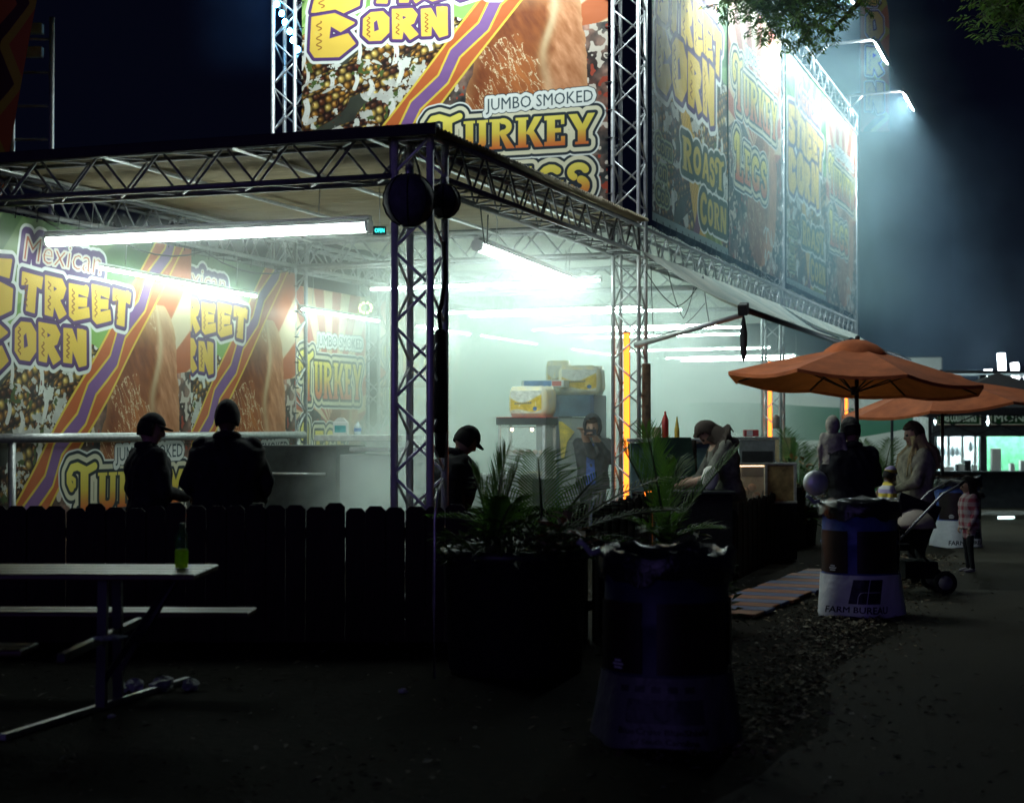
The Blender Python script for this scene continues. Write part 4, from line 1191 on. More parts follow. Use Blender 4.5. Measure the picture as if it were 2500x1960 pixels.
# low broad-leaved filler plants
M_ivy = leaf_mat('filler_leaf', (.030, .050, .018), (.012, .02, .008), 6, .3)
M_croton = mat('croton_leaf', (.30, .20, .06), .5, 0, .5, 6, col2=(.22, .05, .02))
def bushy(label, loc, n, rad, hgt, mats, size, seed, name='bush', cat='bush'):
    r = random.Random(seed); t = thing(name, label, cat, loc, YAW)
    q = MB(); st = MB()
    for i in range(n):
        a = r.random() * 2 * PI; rr = rad * math.sqrt(r.random()); z = hgt * r.random() * (1 - .45 * (rr / rad) ** 2)
        c = Vector((rr * math.cos(a), rr * math.sin(a), z)); L = size * r.uniform(.6, 1.2)
        dr = Vector((math.cos(a) + r.uniform(-.6, .6), math.sin(a) + r.uniform(-.6, .6), r.uniform(-.2, 1.0))).normalized()
        w = dr.cross(Vector((r.uniform(-.4, .4), r.uniform(-.4, .4), 1))).normalized() * L * .22
        q.m = r.randrange(len(mats))
        q.add([c, c + dr * L * .5 + w, c + dr * L + Vector((0, 0, -L * .2)), c + dr * L * .5 - w], [(0, 1, 2, 3)])
        if i % 9 == 0: st.tube([(0, 0, -.05), (c.x * .5, c.y * .5, z * .6), tuple(c)], .004, 4)
    tag(q.build('foliage', mats, t), kind='stuff'); st.build('stems', M_stalk, t)
    return t
bushy('dark leafy plant filling the front of the black planter', C(.0, 10.0, .70), 420, .46, .26, [M_ivy], .11, 1)
bushy('yellow and red croton in the planter, right of the fan palm', C(.34, 10.02, .74), 60, .12, .26, [M_croton, mat('croton_cream', (.45, .40, .20), .5)], .13, 2)
bushy('dark shrub at the foot of the fence behind the near drum', C(1.25, 12.1, .05), 420, .42, .75, [M_ivy], .12, 3)
bushy('leafy plant with yellowish leaves behind the glass food case', U(1700, 20.5, .3), 300, .40, 1.0, [M_ivy, M_frond, M_croton], .13, 4)

# ------------------------------------------------------------------ round covered lamps and wrapped cables on the corner post
def covered_lamp(label, loc, r, seed):
    t = thing('covered_lamp', label, 'covered lamp', loc, YAW, 'cloth covered round lamps at the corner')
    q = MB(); rr = random.Random(seed); n, m = 16, 9; vs = []
    for k in range(m + 1):
        th = -PI / 2 + PI * k / m; ct = max(.10, math.cos(th))
        for i in range(n):
            a = 2 * PI * i / n; f = 1 + .05 * abs(math.cos(4 * a)) + rr.uniform(-.02, .02)
            vs.append((r * ct * math.cos(a) * f, r * ct * math.sin(a) * f, r * 1.08 * math.sin(th)))
    fs = [(k * n + i, k * n + (i + 1) % n, (k + 1) * n + (i + 1) % n, (k + 1) * n + i) for k in range(m) for i in range(n)]
    fs += [tuple(reversed(range(n))), tuple(m * n + i for i in range(n))]
    q.add(vs, fs, True); q.build('cloth_cover', mat('lamp_cover_cloth', (.10, .10, .12), .7, 0, .2, 14, .4), t)
    q = MB(); q.cyl((0, 0, r * .9), (0, 0, r + .06), .03); q.build('hook', M_steel, t)
    q = MB(); q.lathe([(.05, -r * 1.1), (.06, -r * 1.03)], n=12); q.build('drain_cap', M_dark, t)
    for a in range(0, 360, 45):
        q = MB(); q.tube([(r * 1.06 * math.cos(R(a)) * math.cos(R(p)), r * 1.06 * math.sin(R(a)) * math.cos(R(p)), r * 1.10 * math.sin(R(p))) for p in range(-70, 71, 20)], .005, 4); q.build('seam', M_cloth_black, t)
    return t
covered_lamp('violet tinted cloth covered round lamp on the front of the corner post', U(870, 11.95, 1.55 + 480 * 11.95 / 3400), .185, 1)
covered_lamp('black covered round lamp on the right of the corner post', U(944, 12.45, 1.55 + 478 * 12.45 / 3400), .125, 2)
q = MB(); q.cyl(U(938, 12.47, 1.50), U(938, 12.47, 2.26), .058, .052, 12); q.cyl(U(938, 12.47, 2.26), U(938, 12.47, 2.30), .05, .03, 12); q.cyl(U(937, 12.47, 1.30), U(938, 12.47, 1.50), .036, .05, 12)
tag(q.build('wrapped_bundle', M_cloth_black), 'black wrapped strap bundle tied to the corner post', 'bundle')
q = MB(); q.tube([U(944, 12.44, 2.98), U(948, 12.42, 2.7), U(940, 12.44, 2.5), U(934, 12.44, 2.42), U(938, 12.45, 2.3)], .018, 6)
tag(q.build('black_cable', M_rubber), 'thick black cable dropping from the covered lamp to the bundle', 'cable')
q = MB(); q.cyl(U(1376, 18.1, .6), U(1376, 18.1, 2.25), .058, .05, 12)
tag(q.build('wrapped_pole', mat('brown_wrap', (.10, .06, .035), .85, 0, .3, 14, .4)), 'brown wrapped pole strapped to the amber lit lattice post', 'pole')

# small cyan sign and ring light
def art_open():
    cv = Canvas(160, 64, (.0, .01, .012)); sd = cv.sd_segs(place_text('OPEN', .22, .22, .56, 2.05), .1); cv.mix(cv.cov(sd, .015), (.25, 1, .95)); return cv
mo = print_mat('print_open_sign', art_open(), .4, 0)
b_ = mo.node_tree.nodes['Principled BSDF']; tx_ = [n for n in mo.node_tree.nodes if n.type == 'TEX_IMAGE'][0]
mo.node_tree.links.new(tx_.outputs[0], b_.inputs['Emission Color']); b_.inputs['Emission Strength'].default_value = 2.2
t = thing('led_sign', 'small cyan LED sign hanging left of the covered lamp', 'LED sign', U(808, 13.2, 1.55 + 415 * 13.2 / 3400), YAW)
q = MB(); q.add([(-.048, -.012, -.03), (.048, -.012, -.03), (.048, -.012, .03), (-.048, -.012, .03)], [(0, 1, 2, 3)]); me = q.mesh('display', mo)
l = me.uv_layers.new(name='UVMap')
for k, c_ in enumerate(((0, 0), (1, 0), (1, 1), (0, 1))): l.data[k].uv = c_
link('display', me, t); q = MB(); q.box((0, 0, 0), (.11, .02, .07)); q.build('case', M_dark, t); q = MB(); q.tube([(0, 0, .03), (0, .0, .35)], .003, 4); q.build('hanger', M_steel, t)
t = thing('ring_light', 'small ring of yellow-green lights in the haze by the lattice post', 'ring light', U(778, 20.4, 1.55 + 250 * 20.4 / 3400), 0)
mg = glow('ring_bulb', (.75, 1, .35), 8)
for k in range(10):
    q = MB(); q.ball((.085 * math.cos(k * PI / 5), 0, .065 * math.sin(k * PI / 5)), .013, 8, 5); q.build('bulb', mg, t)
q = MB(); q.tube([(.085 * math.cos(k * PI / 8), .012, .065 * math.sin(k * PI / 8)) for k in range(17)], .006, 5); q.tube([(0, .012, .06), (0, .012, .5)], .004, 4); q.build('hoop', M_steel, t)

# ------------------------------------------------------------------ hand rail on the left wall, cables
t = thing('hand_rail', 'steel rail along the left banner wall behind the two men', 'rail', (0, 0, 0))
q = MB(); q.cyl((-8.98, 11.3, 1.436), (-8.98, 17.38, 1.436), .045, n=14); q.build('rail_tube', M_steel, t)
for y in (11.8, 17.2):
    q = MB(); q.cyl((-8.98, y, 0), (-8.98, y, 1.40), .035, n=12); q.build('upright', M_steel, t)
def wire(label, pts, r=.006):
    n = []
    for a, b in zip(pts[:-1], pts[1:]):
        for k in range(5):
            s = k / 5; p = Vector(a) * (1 - s) + Vector(b) * s; p.z -= .10 * (a - b).length * 4 * s * (1 - s) * .6; n.append(p)
    n.append(Vector(pts[-1])); q = MB(); q.tube(n, r, 5)
    return tag(q.build('hanging_cable', M_rubber), label, 'cable', 'loose cables under the roof')
V = Vector
wire('cable looping from the awning brace to the amber lit post', [V((-4.75, 17.6, 3.3)), V((-4.6, 18.4, 2.95)), V((-4.55, 19.6, 3.42)), V((-4.7, 20.6, 2.9))])
wire('second sagging cable behind the awning arm', [V((-4.85, 18.2, 3.42)), V((-5.4, 20.4, 2.75)), V((-5.2, 22.5, 3.3))])
wire('third cable drooping under the long side beam', [V((-4.9, 19.2, 3.45)), V((-5.0, 20.4, 2.95)), V((-5.05, 21.2, 3.42))])
wire('cable hanging in a loop from the side beam near the corner', [V((-5.0, 13.0, 3.46)), V((-5.02, 13.2, 3.05)), V((-5.08, 13.4, 3.44))])
wire('cable along the top of the left banner', [V((-8.95, 12.2, 3.42)), V((-8.95, 13.4, 3.36)), V((-8.95, 15.0, 3.42)), V((-8.95, 16.9, 3.38))], .008)

# ------------------------------------------------------------------ awning on the serving side
aw = thing('awning', 'pale canvas awning let down along the serving side', 'awning', (0, 0, 0))
M_awn = mat('awning_canvas', (.42, .42, .36), .8, 0, .3, 1.4, .3, col2=(.22, .30, .28))
def awn(y0, y1, x0, z0, x1, z1, name):
    q = MB(); nx, ny = 8, 22
    vs = []
    for j in range(ny + 1):
        for i in range(nx + 1):
            a = i / nx; b = j / ny
            vs.append((x0 + (x1 - x0) * a, y0 + (y1 - y0) * b, z0 + (z1 - z0) * a - .10 * math.sin(PI * a) * (.6 + .4 * math.sin(b * 9)) - .03 * math.sin(b * 14) * a))
    q.add(vs, [(j * (nx + 1) + i, j * (nx + 1) + i + 1, (j + 1) * (nx + 1) + i + 1, (j + 1) * (nx + 1) + i) for j in range(ny) for i in range(nx)], True)
    q.build(name, M_awn, aw)
awn(17.1, 25.6, -4.70, 3.50, -3.52, 2.82, 'canvas'); awn(25.7, 34.6, -4.70, 3.50, -3.60, 2.95, 'canvas')
q = MB(); q.cyl((-3.5, 16.95, 2.80), (-3.5, 25.7, 2.78), .035, n=10); q.build('front_bar', M_dark, aw)
q = MB(); q.cyl((-3.58, 25.75, 2.92), (-3.58, 34.6, 2.92), .035, n=10); q.build('front_bar', M_dark, aw)
for y in (17.02, 25.66):
    q = MB(); q.cyl((-4.80, y + .3, 2.45), (-3.52, y, 2.74), .034, .028, 12); q.build('arm', M_steel, aw)
    q = MB(); q.box((-3.5, y - .04, 2.80), (.10, .12, .12), rx=.3); q.build('bracket', M_dark, aw)
q = MB(); q.lathe([(.008, .0), (.035, .08), (.042, .30), (.02, .44), (.006, .50)], (-3.5, 16.98, 2.24), n=10, sy=.5); q.build('strap', M_cloth_black, aw)

# ------------------------------------------------------------------ parasols
def parasol(label, base, apex, rim_r, drop, tilt_side, tilt_back, seed):
    t = thing('parasol', label, 'parasol', base, YAW, 'orange market parasols')
    M_or = leaf_mat('orange_parasol_cloth', (.36, .090, .026), (.27, .065, .018), 5, .10, .9)
    T = Matrix.Translation((0, 0, apex)) @ Matrix.Rotation(tilt_side, 4, 'Y') @ Matrix.Rotation(tilt_back, 4, 'X')
    P_ = lambda r, a, z: T @ Vector((r * math.cos(a), r * math.sin(a), z))
    N8 = 8; ph = R(9 + seed * 13)
    for k in range(N8):
        a0 = ph + k * PI / 4; a1 = a0 + PI / 4; q = MB(); vs = []; m = 8; n = 6
        for j in range(m + 1):
            s = .10 + .90 * j / m
            for i in range(n + 1):
                u = i / n
                pA = P_(rim_r * s, a0, -drop * s ** 1.12); pB = P_(rim_r * s, a1, -drop * s ** 1.12)
                p = pA.lerp(pB, u); p.z -= .045 * math.sin(PI * u) * s
                if j == m: p = p + (P_(rim_r, (a0 + a1) / 2, -drop) - P_(0, 0, -drop)) * -.02 * math.sin(PI * u)
                vs.append(p)
        fs = [(j * (n + 1) + i, j * (n + 1) + i + 1, (j + 1) * (n + 1) + i + 1, (j + 1) * (n + 1) + i) for j in range(m) for i in range(n)]
        fs = [tuple(reversed(f)) for f in fs]
        q.add(vs, fs, True)
        e = [vs[m * (n + 1) + i] for i in range(n + 1)]
        q.add([p for p in e] + [p + Vector((0, 0, -.035)) for p in e], [(i, i + 1, n + 2 + i, n + 1 + i) for i in range(n)])
        q.build('canopy_panel', M_or, t)
        q = MB(); q.bar(P_(.05, a0, -.02), P_(rim_r * .99, a0, -drop - .012), .014, .016); q.build('rib', M_dark, t)
        q = MB(); q.bar(P_(.04, a0, -drop * 1.25), P_(rim_r * .52, a0, -drop * .50 - .02), .012, .012); q.build('strut', M_dark, t)
    q = MB(); n = 24; ri = []
    for r_, z_ in ((.0, .075), (.10, .065), (.24, .01), (.33, -.065), (.335, -.095)):
        ri.append([P_(r_ * (1 + .04 * math.cos(8 * a)) + 1e-4, a, z_ - .012 * abs(math.sin(4 * a + ph)) * (r_ / .33)) for a in [2 * PI * i / n for i in range(n)]])
    q.add([p for g_ in ri for p in g_], [(k * n + i, k * n + n + i, k * n + n + (i + 1) % n, k * n + (i + 1) % n) for k in range(4) for i in range(n)], True); q.build('vent_cap', M_or, t)
    q = MB(); q.ball(P_(0, 0, .09), .028, 10, 6); q.build('finial', M_dark, t)
    q = MB(); q.cyl((0, 0, 0), P_(0, 0, -drop * .2), .022, n=12); q.build('pole', M_dark, t)
    q = MB(); q.cyl(P_(0, 0, -drop * 1.35), P_(0, 0, -drop * 1.12), .036, n=12); q.build('hub', M_dark, t)
    q = MB(); q.lathe([(.25, 0), (.25, .05), (.06, .08), (.035, .30), (.0, .30)], n=24); q.build('base', M_dark, t)
    return t
parasol('nearer orange parasol with a vent cap, over the man in the cap', C(3.63, 16.8), 2.38, 1.38, .38, R(4.2), R(-2.5), 0)
parasol('farther orange parasol tilting left, cut by the right picture edge', C(5.65, 21.0), 2.17, 1.36, .36, R(-6.5), R(1), 1)
# ------------------------------------------------------------------ grill by the left post
M_gdark = mat('grill_dark_steel', (.030, .034, .036), .45, .3, .2, 8, .1)
gr = thing('smoker_grill', 'dark steel smoker grill with a pale counter, smoke pouring from it', 'grill', (-8.6, 16.72, 0))
q = MB(); q.box((0, 0, .67), (1.14, .8, 1.30)); q.build('firebox', M_gdark, gr)
q = MB(); q.box((.98, .06, .62), (.80, .74, 1.20)); q.build('cabinet', mat('pale_steel', (.42, .45, .44), .4, .3, .1, 6), gr)
q = MB(); q.box((.74, .12, 1.405), (1.10, .62, .07)); q.build('counter_slab', mat('white_board', (.60, .62, .58), .5), gr)
q = MB(); q.box((1.30, -.12, 1.28), (1.15, .5, .05)); q.build('shelf', M_steel, gr)
for x in (-.5, .5, 1.3):
    for y in (-.3, .3):
        q = MB(); q.cyl((x, y, 0), (x, y, .06), .035); q.build('foot', M_dark, gr)
q = MB(); q.tube([(-.45, -.42, 1.0), (-.2, -.47, 1.0), (.2, -.47, 1.0), (.45, -.42, 1.0)], .016, 8); q.build('handle', M_steel, gr)
def bottle(label, loc, h, r, m, cap, name='bottle', cat='bottle', neck=.28, group=None, band=None):
    t = thing(name, label, cat, loc, YAW, group)
    q = MB(); q.lathe([(r * .9, 0), (r, .01), (r, h * (1 - neck) * .9), (r * .8, h * (1 - neck)), (r * .32, h * .9), (r * .3, h * .94)], n=18); q.build('body', m, t)
    q = MB(); q.lathe([(r * .36, h * .94), (r * .34, h), (.0, h)], n=14); q.build('cap', cap, t)
    if band: q = MB(); q.lathe([(r * 1.02, h * .25), (r * 1.02, h * .5)], n=18); q.f = q.f[:18]; q.mi = q.mi[:18]; q.smooth = q.smooth[:18]; q.build('label_band', band, t)
    return t
M_blue_l = mat('blue_label', (.10, .25, .55), .5)
bottle('clear water bottle with a blue label on the grill counter', (-7.96, 16.75, 1.442), .155, .042, mat('water_plastic', (.62, .72, .74), .2, 0, .05), M_white, 'water_bottle', band=M_blue_l)
t = thing('milk_jug', 'white and teal carton jug on the grill counter', 'jug', (-8.20, 16.8, 1.44), YAW)
q = MB(); q.box((0, 0, .075), (.17, .12, .15)); q.build('body', M_white, t); q = MB(); q.prism([(-.08, .15), (.08, .15), (.03, .20), (-.03, .20)], -.05, .05); q.build('gable_top', M_white, t); q = MB(); q.box((0, -.0625, .07), (.13, .004, .08)); q.build('label_band', mat('teal_label', (.10, .40, .42), .5), t)

# ------------------------------------------------------------------ bread packs, warmer, cooler
def art_pack():
    cv = Canvas(300, 220, (.93, .78, .30)); X, Y = cv.X, cv.Y
    w = np.clip((Y - .62 + .2 * np.sin(X * 3)) * 12, 0, 1); cv.mix(w, (.92, .92, .88))
    cv.mix(np.clip((.16 - Y + .06 * np.sin(X * 5)) * 14, 0, 1), (.95, .93, .85))
    for k, x in enumerate(np.linspace(.18, .86, 9)):
        cv.line([(x, .38 + .05 * x), (x + .03, .46 + .05 * x), (x + .05, .38 + .05 * x)], .022, (.22, .33, .52))
    sd = np.hypot(X - 1.08, Y - .2) - .09; cv.mix(cv.cov(sd), (.25, .45, .70))
    n = fbm(X, Y, 8, 3); cv.a = cv.a * (.9 + .2 * n[..., None]); return cv
MP = print_mat('print_bread_pack', art_pack(), .3, .9, 9)
M_plastic_y = mat('yellow_white_plastic', (.72, .62, .36), .3, 0, .35, 7, .5, col2=(.80, .80, .74))
def pack(label, loc, w, d, h, rz=0.0):
    t = thing('bread_pack', label, 'bread pack', loc, rz, 'plastic packs of bread stacked up')
    q = MB(); n = 12; r_ = random.Random(int(w * 1000 + h * 77))
    def shell(grow):
        vs = []
        for j in range(7):
            z = h * j / 6; bul = 1 + .05 * math.sin(PI * j / 6) + (-.08 if j in (0, 6) else 0)
            for i in range(n * 4):
                s = i / (n * 4) * 4; e = int(s); f = s - e
                x, y = ((-1 + 2 * f, -1), (1, -1 + 2 * f), (1 - 2 * f, 1), (-1, 1 - 2 * f))[e]
                l = (abs(x) ** 6 + abs(y) ** 6) ** (1 / 6)
                vs.append((x / l * w / 2 * bul + r_.uniform(-.006, .006), y / l * d / 2 * bul + r_.uniform(-.006, .006), z + r_.uniform(-.008, .008)))
        return vs
    vs = shell(0); k = n * 4
    q.add(vs, [(j * k + i, j * k + (i + 1) % k, (j + 1) * k + (i + 1) % k, (j + 1) * k + i) for j in range(6) for i in range(k)] + [tuple(reversed(range(k))), tuple(6 * k + i for i in range(k))], True)
    q.build('wrapper', M_plastic_y, t)
    q = MB(); q.add([(-w * .42, -d * .535, h * .12), (w * .42, -d * .535, h * .12), (w * .42, -d * .535, h * .86), (-w * .42, -d * .535, h * .86)], [(0, 1, 2, 3)]); me = q.mesh('printed_front', MP)
    l = me.uv_layers.new(name='UVMap')
    for kk, c_ in enumerate(((0, 0), (1, 0), (1, 1), (0, 1))): l.data[kk].uv = c_
    link('printed_front', me, t)
    return t
W1 = U(1122, 19.6); W2 = U(1236, 20.6)
t = thing('food_warmer', 'glass food warmer with small lamps under the lower bread pack', 'food warmer', (W1.x, W1.y, 0), .0)
M_fr = mat('warmer_frame', (.62, .64, .62), .4, .3)
q = MB(); q.box((0, 0, .45), (.60, .42, .90)); q.build('base_cabinet', M_gdark, t)
q = MB(); q.box((0, 0, 1.60), (.64, .46, .09)); q.build('roof', M_gdark, t); q = MB(); q.box((0, 0, 1.648), (.65, .47, .01)); q.build('red_trim', mat('red_trim', (.5, .06, .05), .5), t)
for x in (-.29, .29):
    for y in (-.20, .20):
        q = MB(); q.box((x, y, 1.23), (.035, .035, .66)); q.build('corner_post', M_fr, t)
for z in (.92, 1.18, 1.53):
    q = MB(); q.box((0, 0, z), (.58, .40, .015)); q.build('shelf', M_fr, t)
for x in (-.16, .10):
    q = MB(); q.ball((x, -.1, 1.50), .022, 10, 6); q.build('bulb', glow('warm_bulb', (1, .72, .42), 12), t)
q = MB(); q.box((0, -.205, 1.23), (.54, .006, .62)); q.build('front_glass', M_glass, t)
q = MB(); q.box((.295, 0, 1.23), (.006, .36, .62)); q.build('side_glass', M_glass, t)
q = MB(); q.prism([(-.2, .93), (.22, .93), (.2, 1.0), (-.02, .98)], -.12, .1); q.build('cheese_slab', mat('pale_cheese', (.75, .60, .28), .6), t)
for k in range(6):
    q = MB(); q.ball((-.22 + k * .085, -.05, 1.225), (.04, .05, .03), 10, 6); q.build('bun', mat('baked_bun', (.45, .24, .10), .6), t)
pack('lower yellow bread pack on the food warmer', (W1.x + .07, W1.y, 1.655), .50, .34, .37, -.12)
t = thing('drinks_cooler', 'tall dark blue glass door drinks cooler with a yellow pennant', 'cooler', (W2.x, W2.y, 0), 0)
M_cool = mat('cooler_blue', (.02, .045, .12), .4, 0, .15)
q = MB(); q.box((-.24, .0, .97), (.07, .55, 1.94)); q.build('side_panel', M_cool, t); q = MB(); q.box((.24, .0, .97), (.05, .55, 1.94)); q.build('side_panel', M_cool, t)
q = MB(); q.box((0, .0, 1.80), (.43, .54, .27)); q.build('header', mat('cooler_header', (.06, .12, .20), .4), t); q = MB(); q.box((0, .25, .83), (.43, .03, 1.66)); q.build('back_panel', M_cool, t)
q = MB(); q.box((0, -.26, .84), (.42, .012, 1.60)); q.build('door', M_glass, t); q = MB(); q.box((.17, -.285, 1.0), (.02, .03, .4)); q.build('handle', M_steel, t)
for z in (.3, .65, 1.0, 1.35):
    q = MB(); q.box((0, 0, z), (.42, .46, .012)); q.build('shelf', M_fr, t)
q = MB(); q.prism([(-.20, 1.60), (-.16, 1.60), (.01, 1.47), (-.09, 1.34), (-.13, 1.12), (-.17, 1.14)], -.292, -.288); q.build('pennant', mat('yellow_pennant', (.85, .62, .05), .6), t)
pack('upper yellow bread pack on top of the drinks cooler', (W2.x + .02, W2.y, 1.945), .54, .36, .37, .1)
t = thing('carton', 'flat blue and white carton between the two bread packs', 'carton', (W2.x - .36, W2.y - .35, 2.03), .05)
q = MB(); q.box((0, 0, .05), (.56, .30, .09)); q.build('box', M_white, t); q = MB(); q.box((-.06, -.153, .05), (.36, .004, .07)); q.build('label_band', M_blue_l, t); q = MB(); q.box((.19, -.153, .05), (.12, .004, .06)); q.build('label_band', mat('red_label', (.6, .12, .1), .5), t)
pack('faint reddish pack behind the upper bread pack', (W2.x - .38, W2.y + .25, 1.95), .30, .3, .44, .2)
q = MB(); q.box((W2.x - .40, W2.y + .02, .97), (.22, .6, 1.95)); tag(q.build('storage_rack', M_gdark), 'dark rack beside the drinks cooler carrying cartons', 'rack')
t = thing('prep_counter', 'pale prep counter half hidden by the fan palm', 'counter', (-7.1, 18.0, 0))
q = MB(); q.box((0, 0, .95), (1.6, .6, .05)); q.build('top', M_steel, t); q = MB(); q.box((0, .02, .48), (1.5, .5, .88)); q.build('cabinet', mat('counter_grey', (.35, .38, .37), .5), t)

# ------------------------------------------------------------------ serving side
t = thing('menu_board', 'dark green menu board with white chalk squiggles behind the lit palm', 'menu board', U(1431, 16.2), YAW + R(8))
q = MB(); M_bd = mat('green_chalkboard', (.02, .055, .035), .6, 0, .2, 5)
q.prism([(-.22, .62), (.30, .62), (.19, 1.43), (-.20, 1.43)], -.02, .02); q.build('board', M_bd, t)
q = MB(); r_ = random.Random(8)
for row in range(5):
    z = .72 + row * .075
    for k in range(9):
        x = -.16 + k * .042 + r_.uniform(-.008, .008)
        if r_.random() < .75: q.tube([(x, -.024, z), (x + .012, -.026, z + r_.uniform(.005, .022)), (x + .024, -.024, z + r_.uniform(-.005, .01))], .0035, 4)
q.build('chalk_marks', mat('chalk', (.8, .82, .78), .8), t)
for x in (-.2, .26):
    q = MB(); q.bar((x, .0, .0), (x * .9, .03, 1.4), .035, .035); q.build('leg', M_wood_fence, t)
t = thing('condiment_counter', 'narrow counter with sauces behind the menu board', 'counter', U(1420, 17.3), YAW)
q = MB(); q.box((.05, 0, 1.39), (.95, .4, .04)); q.build('top', M_steel, t); q = MB(); q.box((.05, .05, .69), (.9, .3, 1.34)); q.build('cabinet', mat('counter_teal', (.10, .16, .16), .5), t)
bottle('tall red ketchup bottle with a pointed cap behind the menu board', U(1416, 17.2, 1.412), .29, .037, mat('ketchup_red', (.42, .03, .02), .35), mat('red_cap', (.5, .04, .03), .4), 'ketchup_bottle', neck=.25)
bottle('thin yellow mustard bottle right of the ketchup', U(1441, 17.2, 1.412), .235, .027, mat('mustard_yellow', (.62, .42, .05), .35), mat('cream_cap', (.7, .6, .4), .4), 'mustard_bottle', neck=.5)
t = thing('jar', 'squat tan jar with a spoon left of the ketchup', 'jar', U(1398, 17.2, 1.412), YAW)
q = MB(); q.lathe([(.045, 0), (.05, .01), (.05, .11), (.045, .12), (.0, .115)], n=16); q.build('body', mat('tan_jar', (.34, .28, .18), .5), t); q = MB(); q.cyl((.02, 0, .1), (.06, 0, .19), .008); q.build('spoon', M_steel, t)
t = thing('service_table', 'small dark serving table in front of the girl in the hooded jacket', 'table', U(1490, 15.7), YAW)
q = MB(); q.box((0, 0, .90), (.62, .5, .03)); q.build('tabletop', M_gdark, t); q = MB(); q.box((0, .02, .44), (.58, .44, .88)); q.build('cabinet', M_cloth_black, t)
t = thing('white_bag', 'crumpled white paper bag under the girl\'s hands', 'bag', U(1512, 15.65, .915), YAW)
q = MB(); q.ball((0, 0, .12), (.09, .07, .12), 12, 8); r_ = random.Random(4); q.v = [(x * r_.uniform(.85, 1.12), y * r_.uniform(.85, 1.12), z) for x, y, z in q.v]; q.build('paper', mat('bag_paper', (.75, .74, .66), .8, 0, .1, 8, .4), t)
t = thing('glass_food_case', 'glass fronted food case with pale food and amber side pane', 'food case', U(1640, 18.3), YAW + R(14))
q = MB(); q.box((-.25, .30, .34), (1.15, .6, .66)); q.build('base_cabinet', M_gdark, t)
for x in (-.80, -.06, .30):
    q = MB(); q.box((x, 0, .89), (.03, .03, .46)); q.build('corner_post', M_fr, t)
for z in (.67, 1.11):
    q = MB(); q.box((-.25, 0, z), (1.14, .035, .03)); q.build('frame_bar', M_fr, t); q = MB(); q.box((-.25, .28, z), (1.14, .58, .012)); q.build('shelf', M_fr, t)
q = MB(); q.box((-.43, .005, .89), (.70, .006, .41)); q.build('front_glass', M_glass, t)
q = MB(); q.box((.12, .006, .89), (.33, .008, .41)); q.build('amber_pane', mat('amber_pane', (.46, .34, .16), .35, 0, .25, 9), t)
for k in range(10):
    q = MB(); q.ball((-.72 + k * .068, .12 + .04 * (k % 2), .74 + .05 * (k % 3)), (.05, .05, .045), 9, 6); q.build('bun', mat('pink_bun', (.62, .42, .32), .6), t)
q = MB(); q.box((-.25, .25, 1.085), (.8, .03, .02)); q.build('warming_lamp', glow('warm_strip', (1, .62, .32), 5), t)
t = thing('red_box', 'small red and white box on the food case', 'box', U(1598, 18.8, 1.42), YAW)
q = MB(); q.box((0, 0, .04), (.17, .10, .08)); q.build('carton', mat('red_card', (.5, .07, .07), .5), t); q = MB(); q.box((-.02, -.052, .04), (.07, .004, .06)); q.build('label_band', M_white, t)
t = thing('equipment_stack', 'grey metal equipment behind the girl, under the red box', 'equipment', U(1606, 18.9), YAW)
q = MB(); q.box((0, 0, .69), (.42, .4, 1.38)); q.build('case', mat('grey_case', (.25, .28, .28), .4, .3), t); q = MB(); q.box((0, -.21, 1.1), (.36, .02, .3)); q.build('door', M_gdark, t); q = MB(); q.box((0, 0, 1.40), (.5, .44, .03)); q.build('top', M_steel, t)
bottle('brown jar with a white lid inside the middle lattice post', U(1652, 25.9, 1.5), .24, .06, mat('brown_jar', (.18, .09, .05), .4), M_white, 'brown_jar', 'jar', .15)
t = thing('wooden_crates', 'stacked wooden crates inside the stand by the middle post', 'crates', U(1650, 26.6), 0)
for k in range(3):
    q = MB(); q.box((0, 0, .25 + k * .45), (.6, .5, .40)); q.build('crate', mat('crate_wood', (.34, .21, .10), .7, 0, .25, 6, .3, aniso=(1, 1, 9)), t)

# ------------------------------------------------------------------ white and green curtain wall beyond the stand
def wall_mat():
    m = bpy.data.materials.new('curtain_print'); m.use_nodes = True; nt = m.node_tree; b = nt.nodes['Principled BSDF']; b.inputs['Roughness'].default_value = .8
    tc = nt.nodes.new('ShaderNodeTexCoord'); sp = nt.nodes.new('ShaderNodeSeparateXYZ'); nt.links.new(tc.outputs['Object'], sp.inputs[0])
    def M_(op, a, b_=None, c=None):
        n = nt.nodes.new('ShaderNodeMath'); n.operation = op
        for k, v in enumerate((a, b_, c)):
            if v is None: continue
            if isinstance(v, (int, float)): n.inputs[k].default_value = v
            else: nt.links.new(v, n.inputs[k])
        return n.outputs[0]
    x, z = sp.outputs[0], sp.outputs[2]
    up = M_('ADD', 2.02, M_('MULTIPLY', .08, M_('SINE', M_('MULTIPLY', x, .8))))
    lo = M_('ADD', 1.62, M_('MULTIPLY', -.42, M_('SINE', M_('MULTIPLY_ADD', x, .55, -.75))))
    a = M_('MULTIPLY', M_('LESS_THAN', z, up), M_('GREATER_THAN', z, lo)); a2 = M_('LESS_THAN', z, M_('ADD', lo, -.78)); f = M_('MAXIMUM', a, a2)
    mx = nt.nodes.new('ShaderNodeMixRGB'); mx.inputs[1].default_value = (.58, .60, .55, 1); mx.inputs[2].default_value = (.035, .16, .085, 1)
    nt.links.new(f, mx.inputs[0]); nt.links.new(mx.outputs[0], b.inputs['Base Color']); return m
cw = thing('curtain_wall', 'white side wall with a green wave beyond the serving side', 'side wall', (-10.4, 37.6, 0))
q = MB(); n = 40
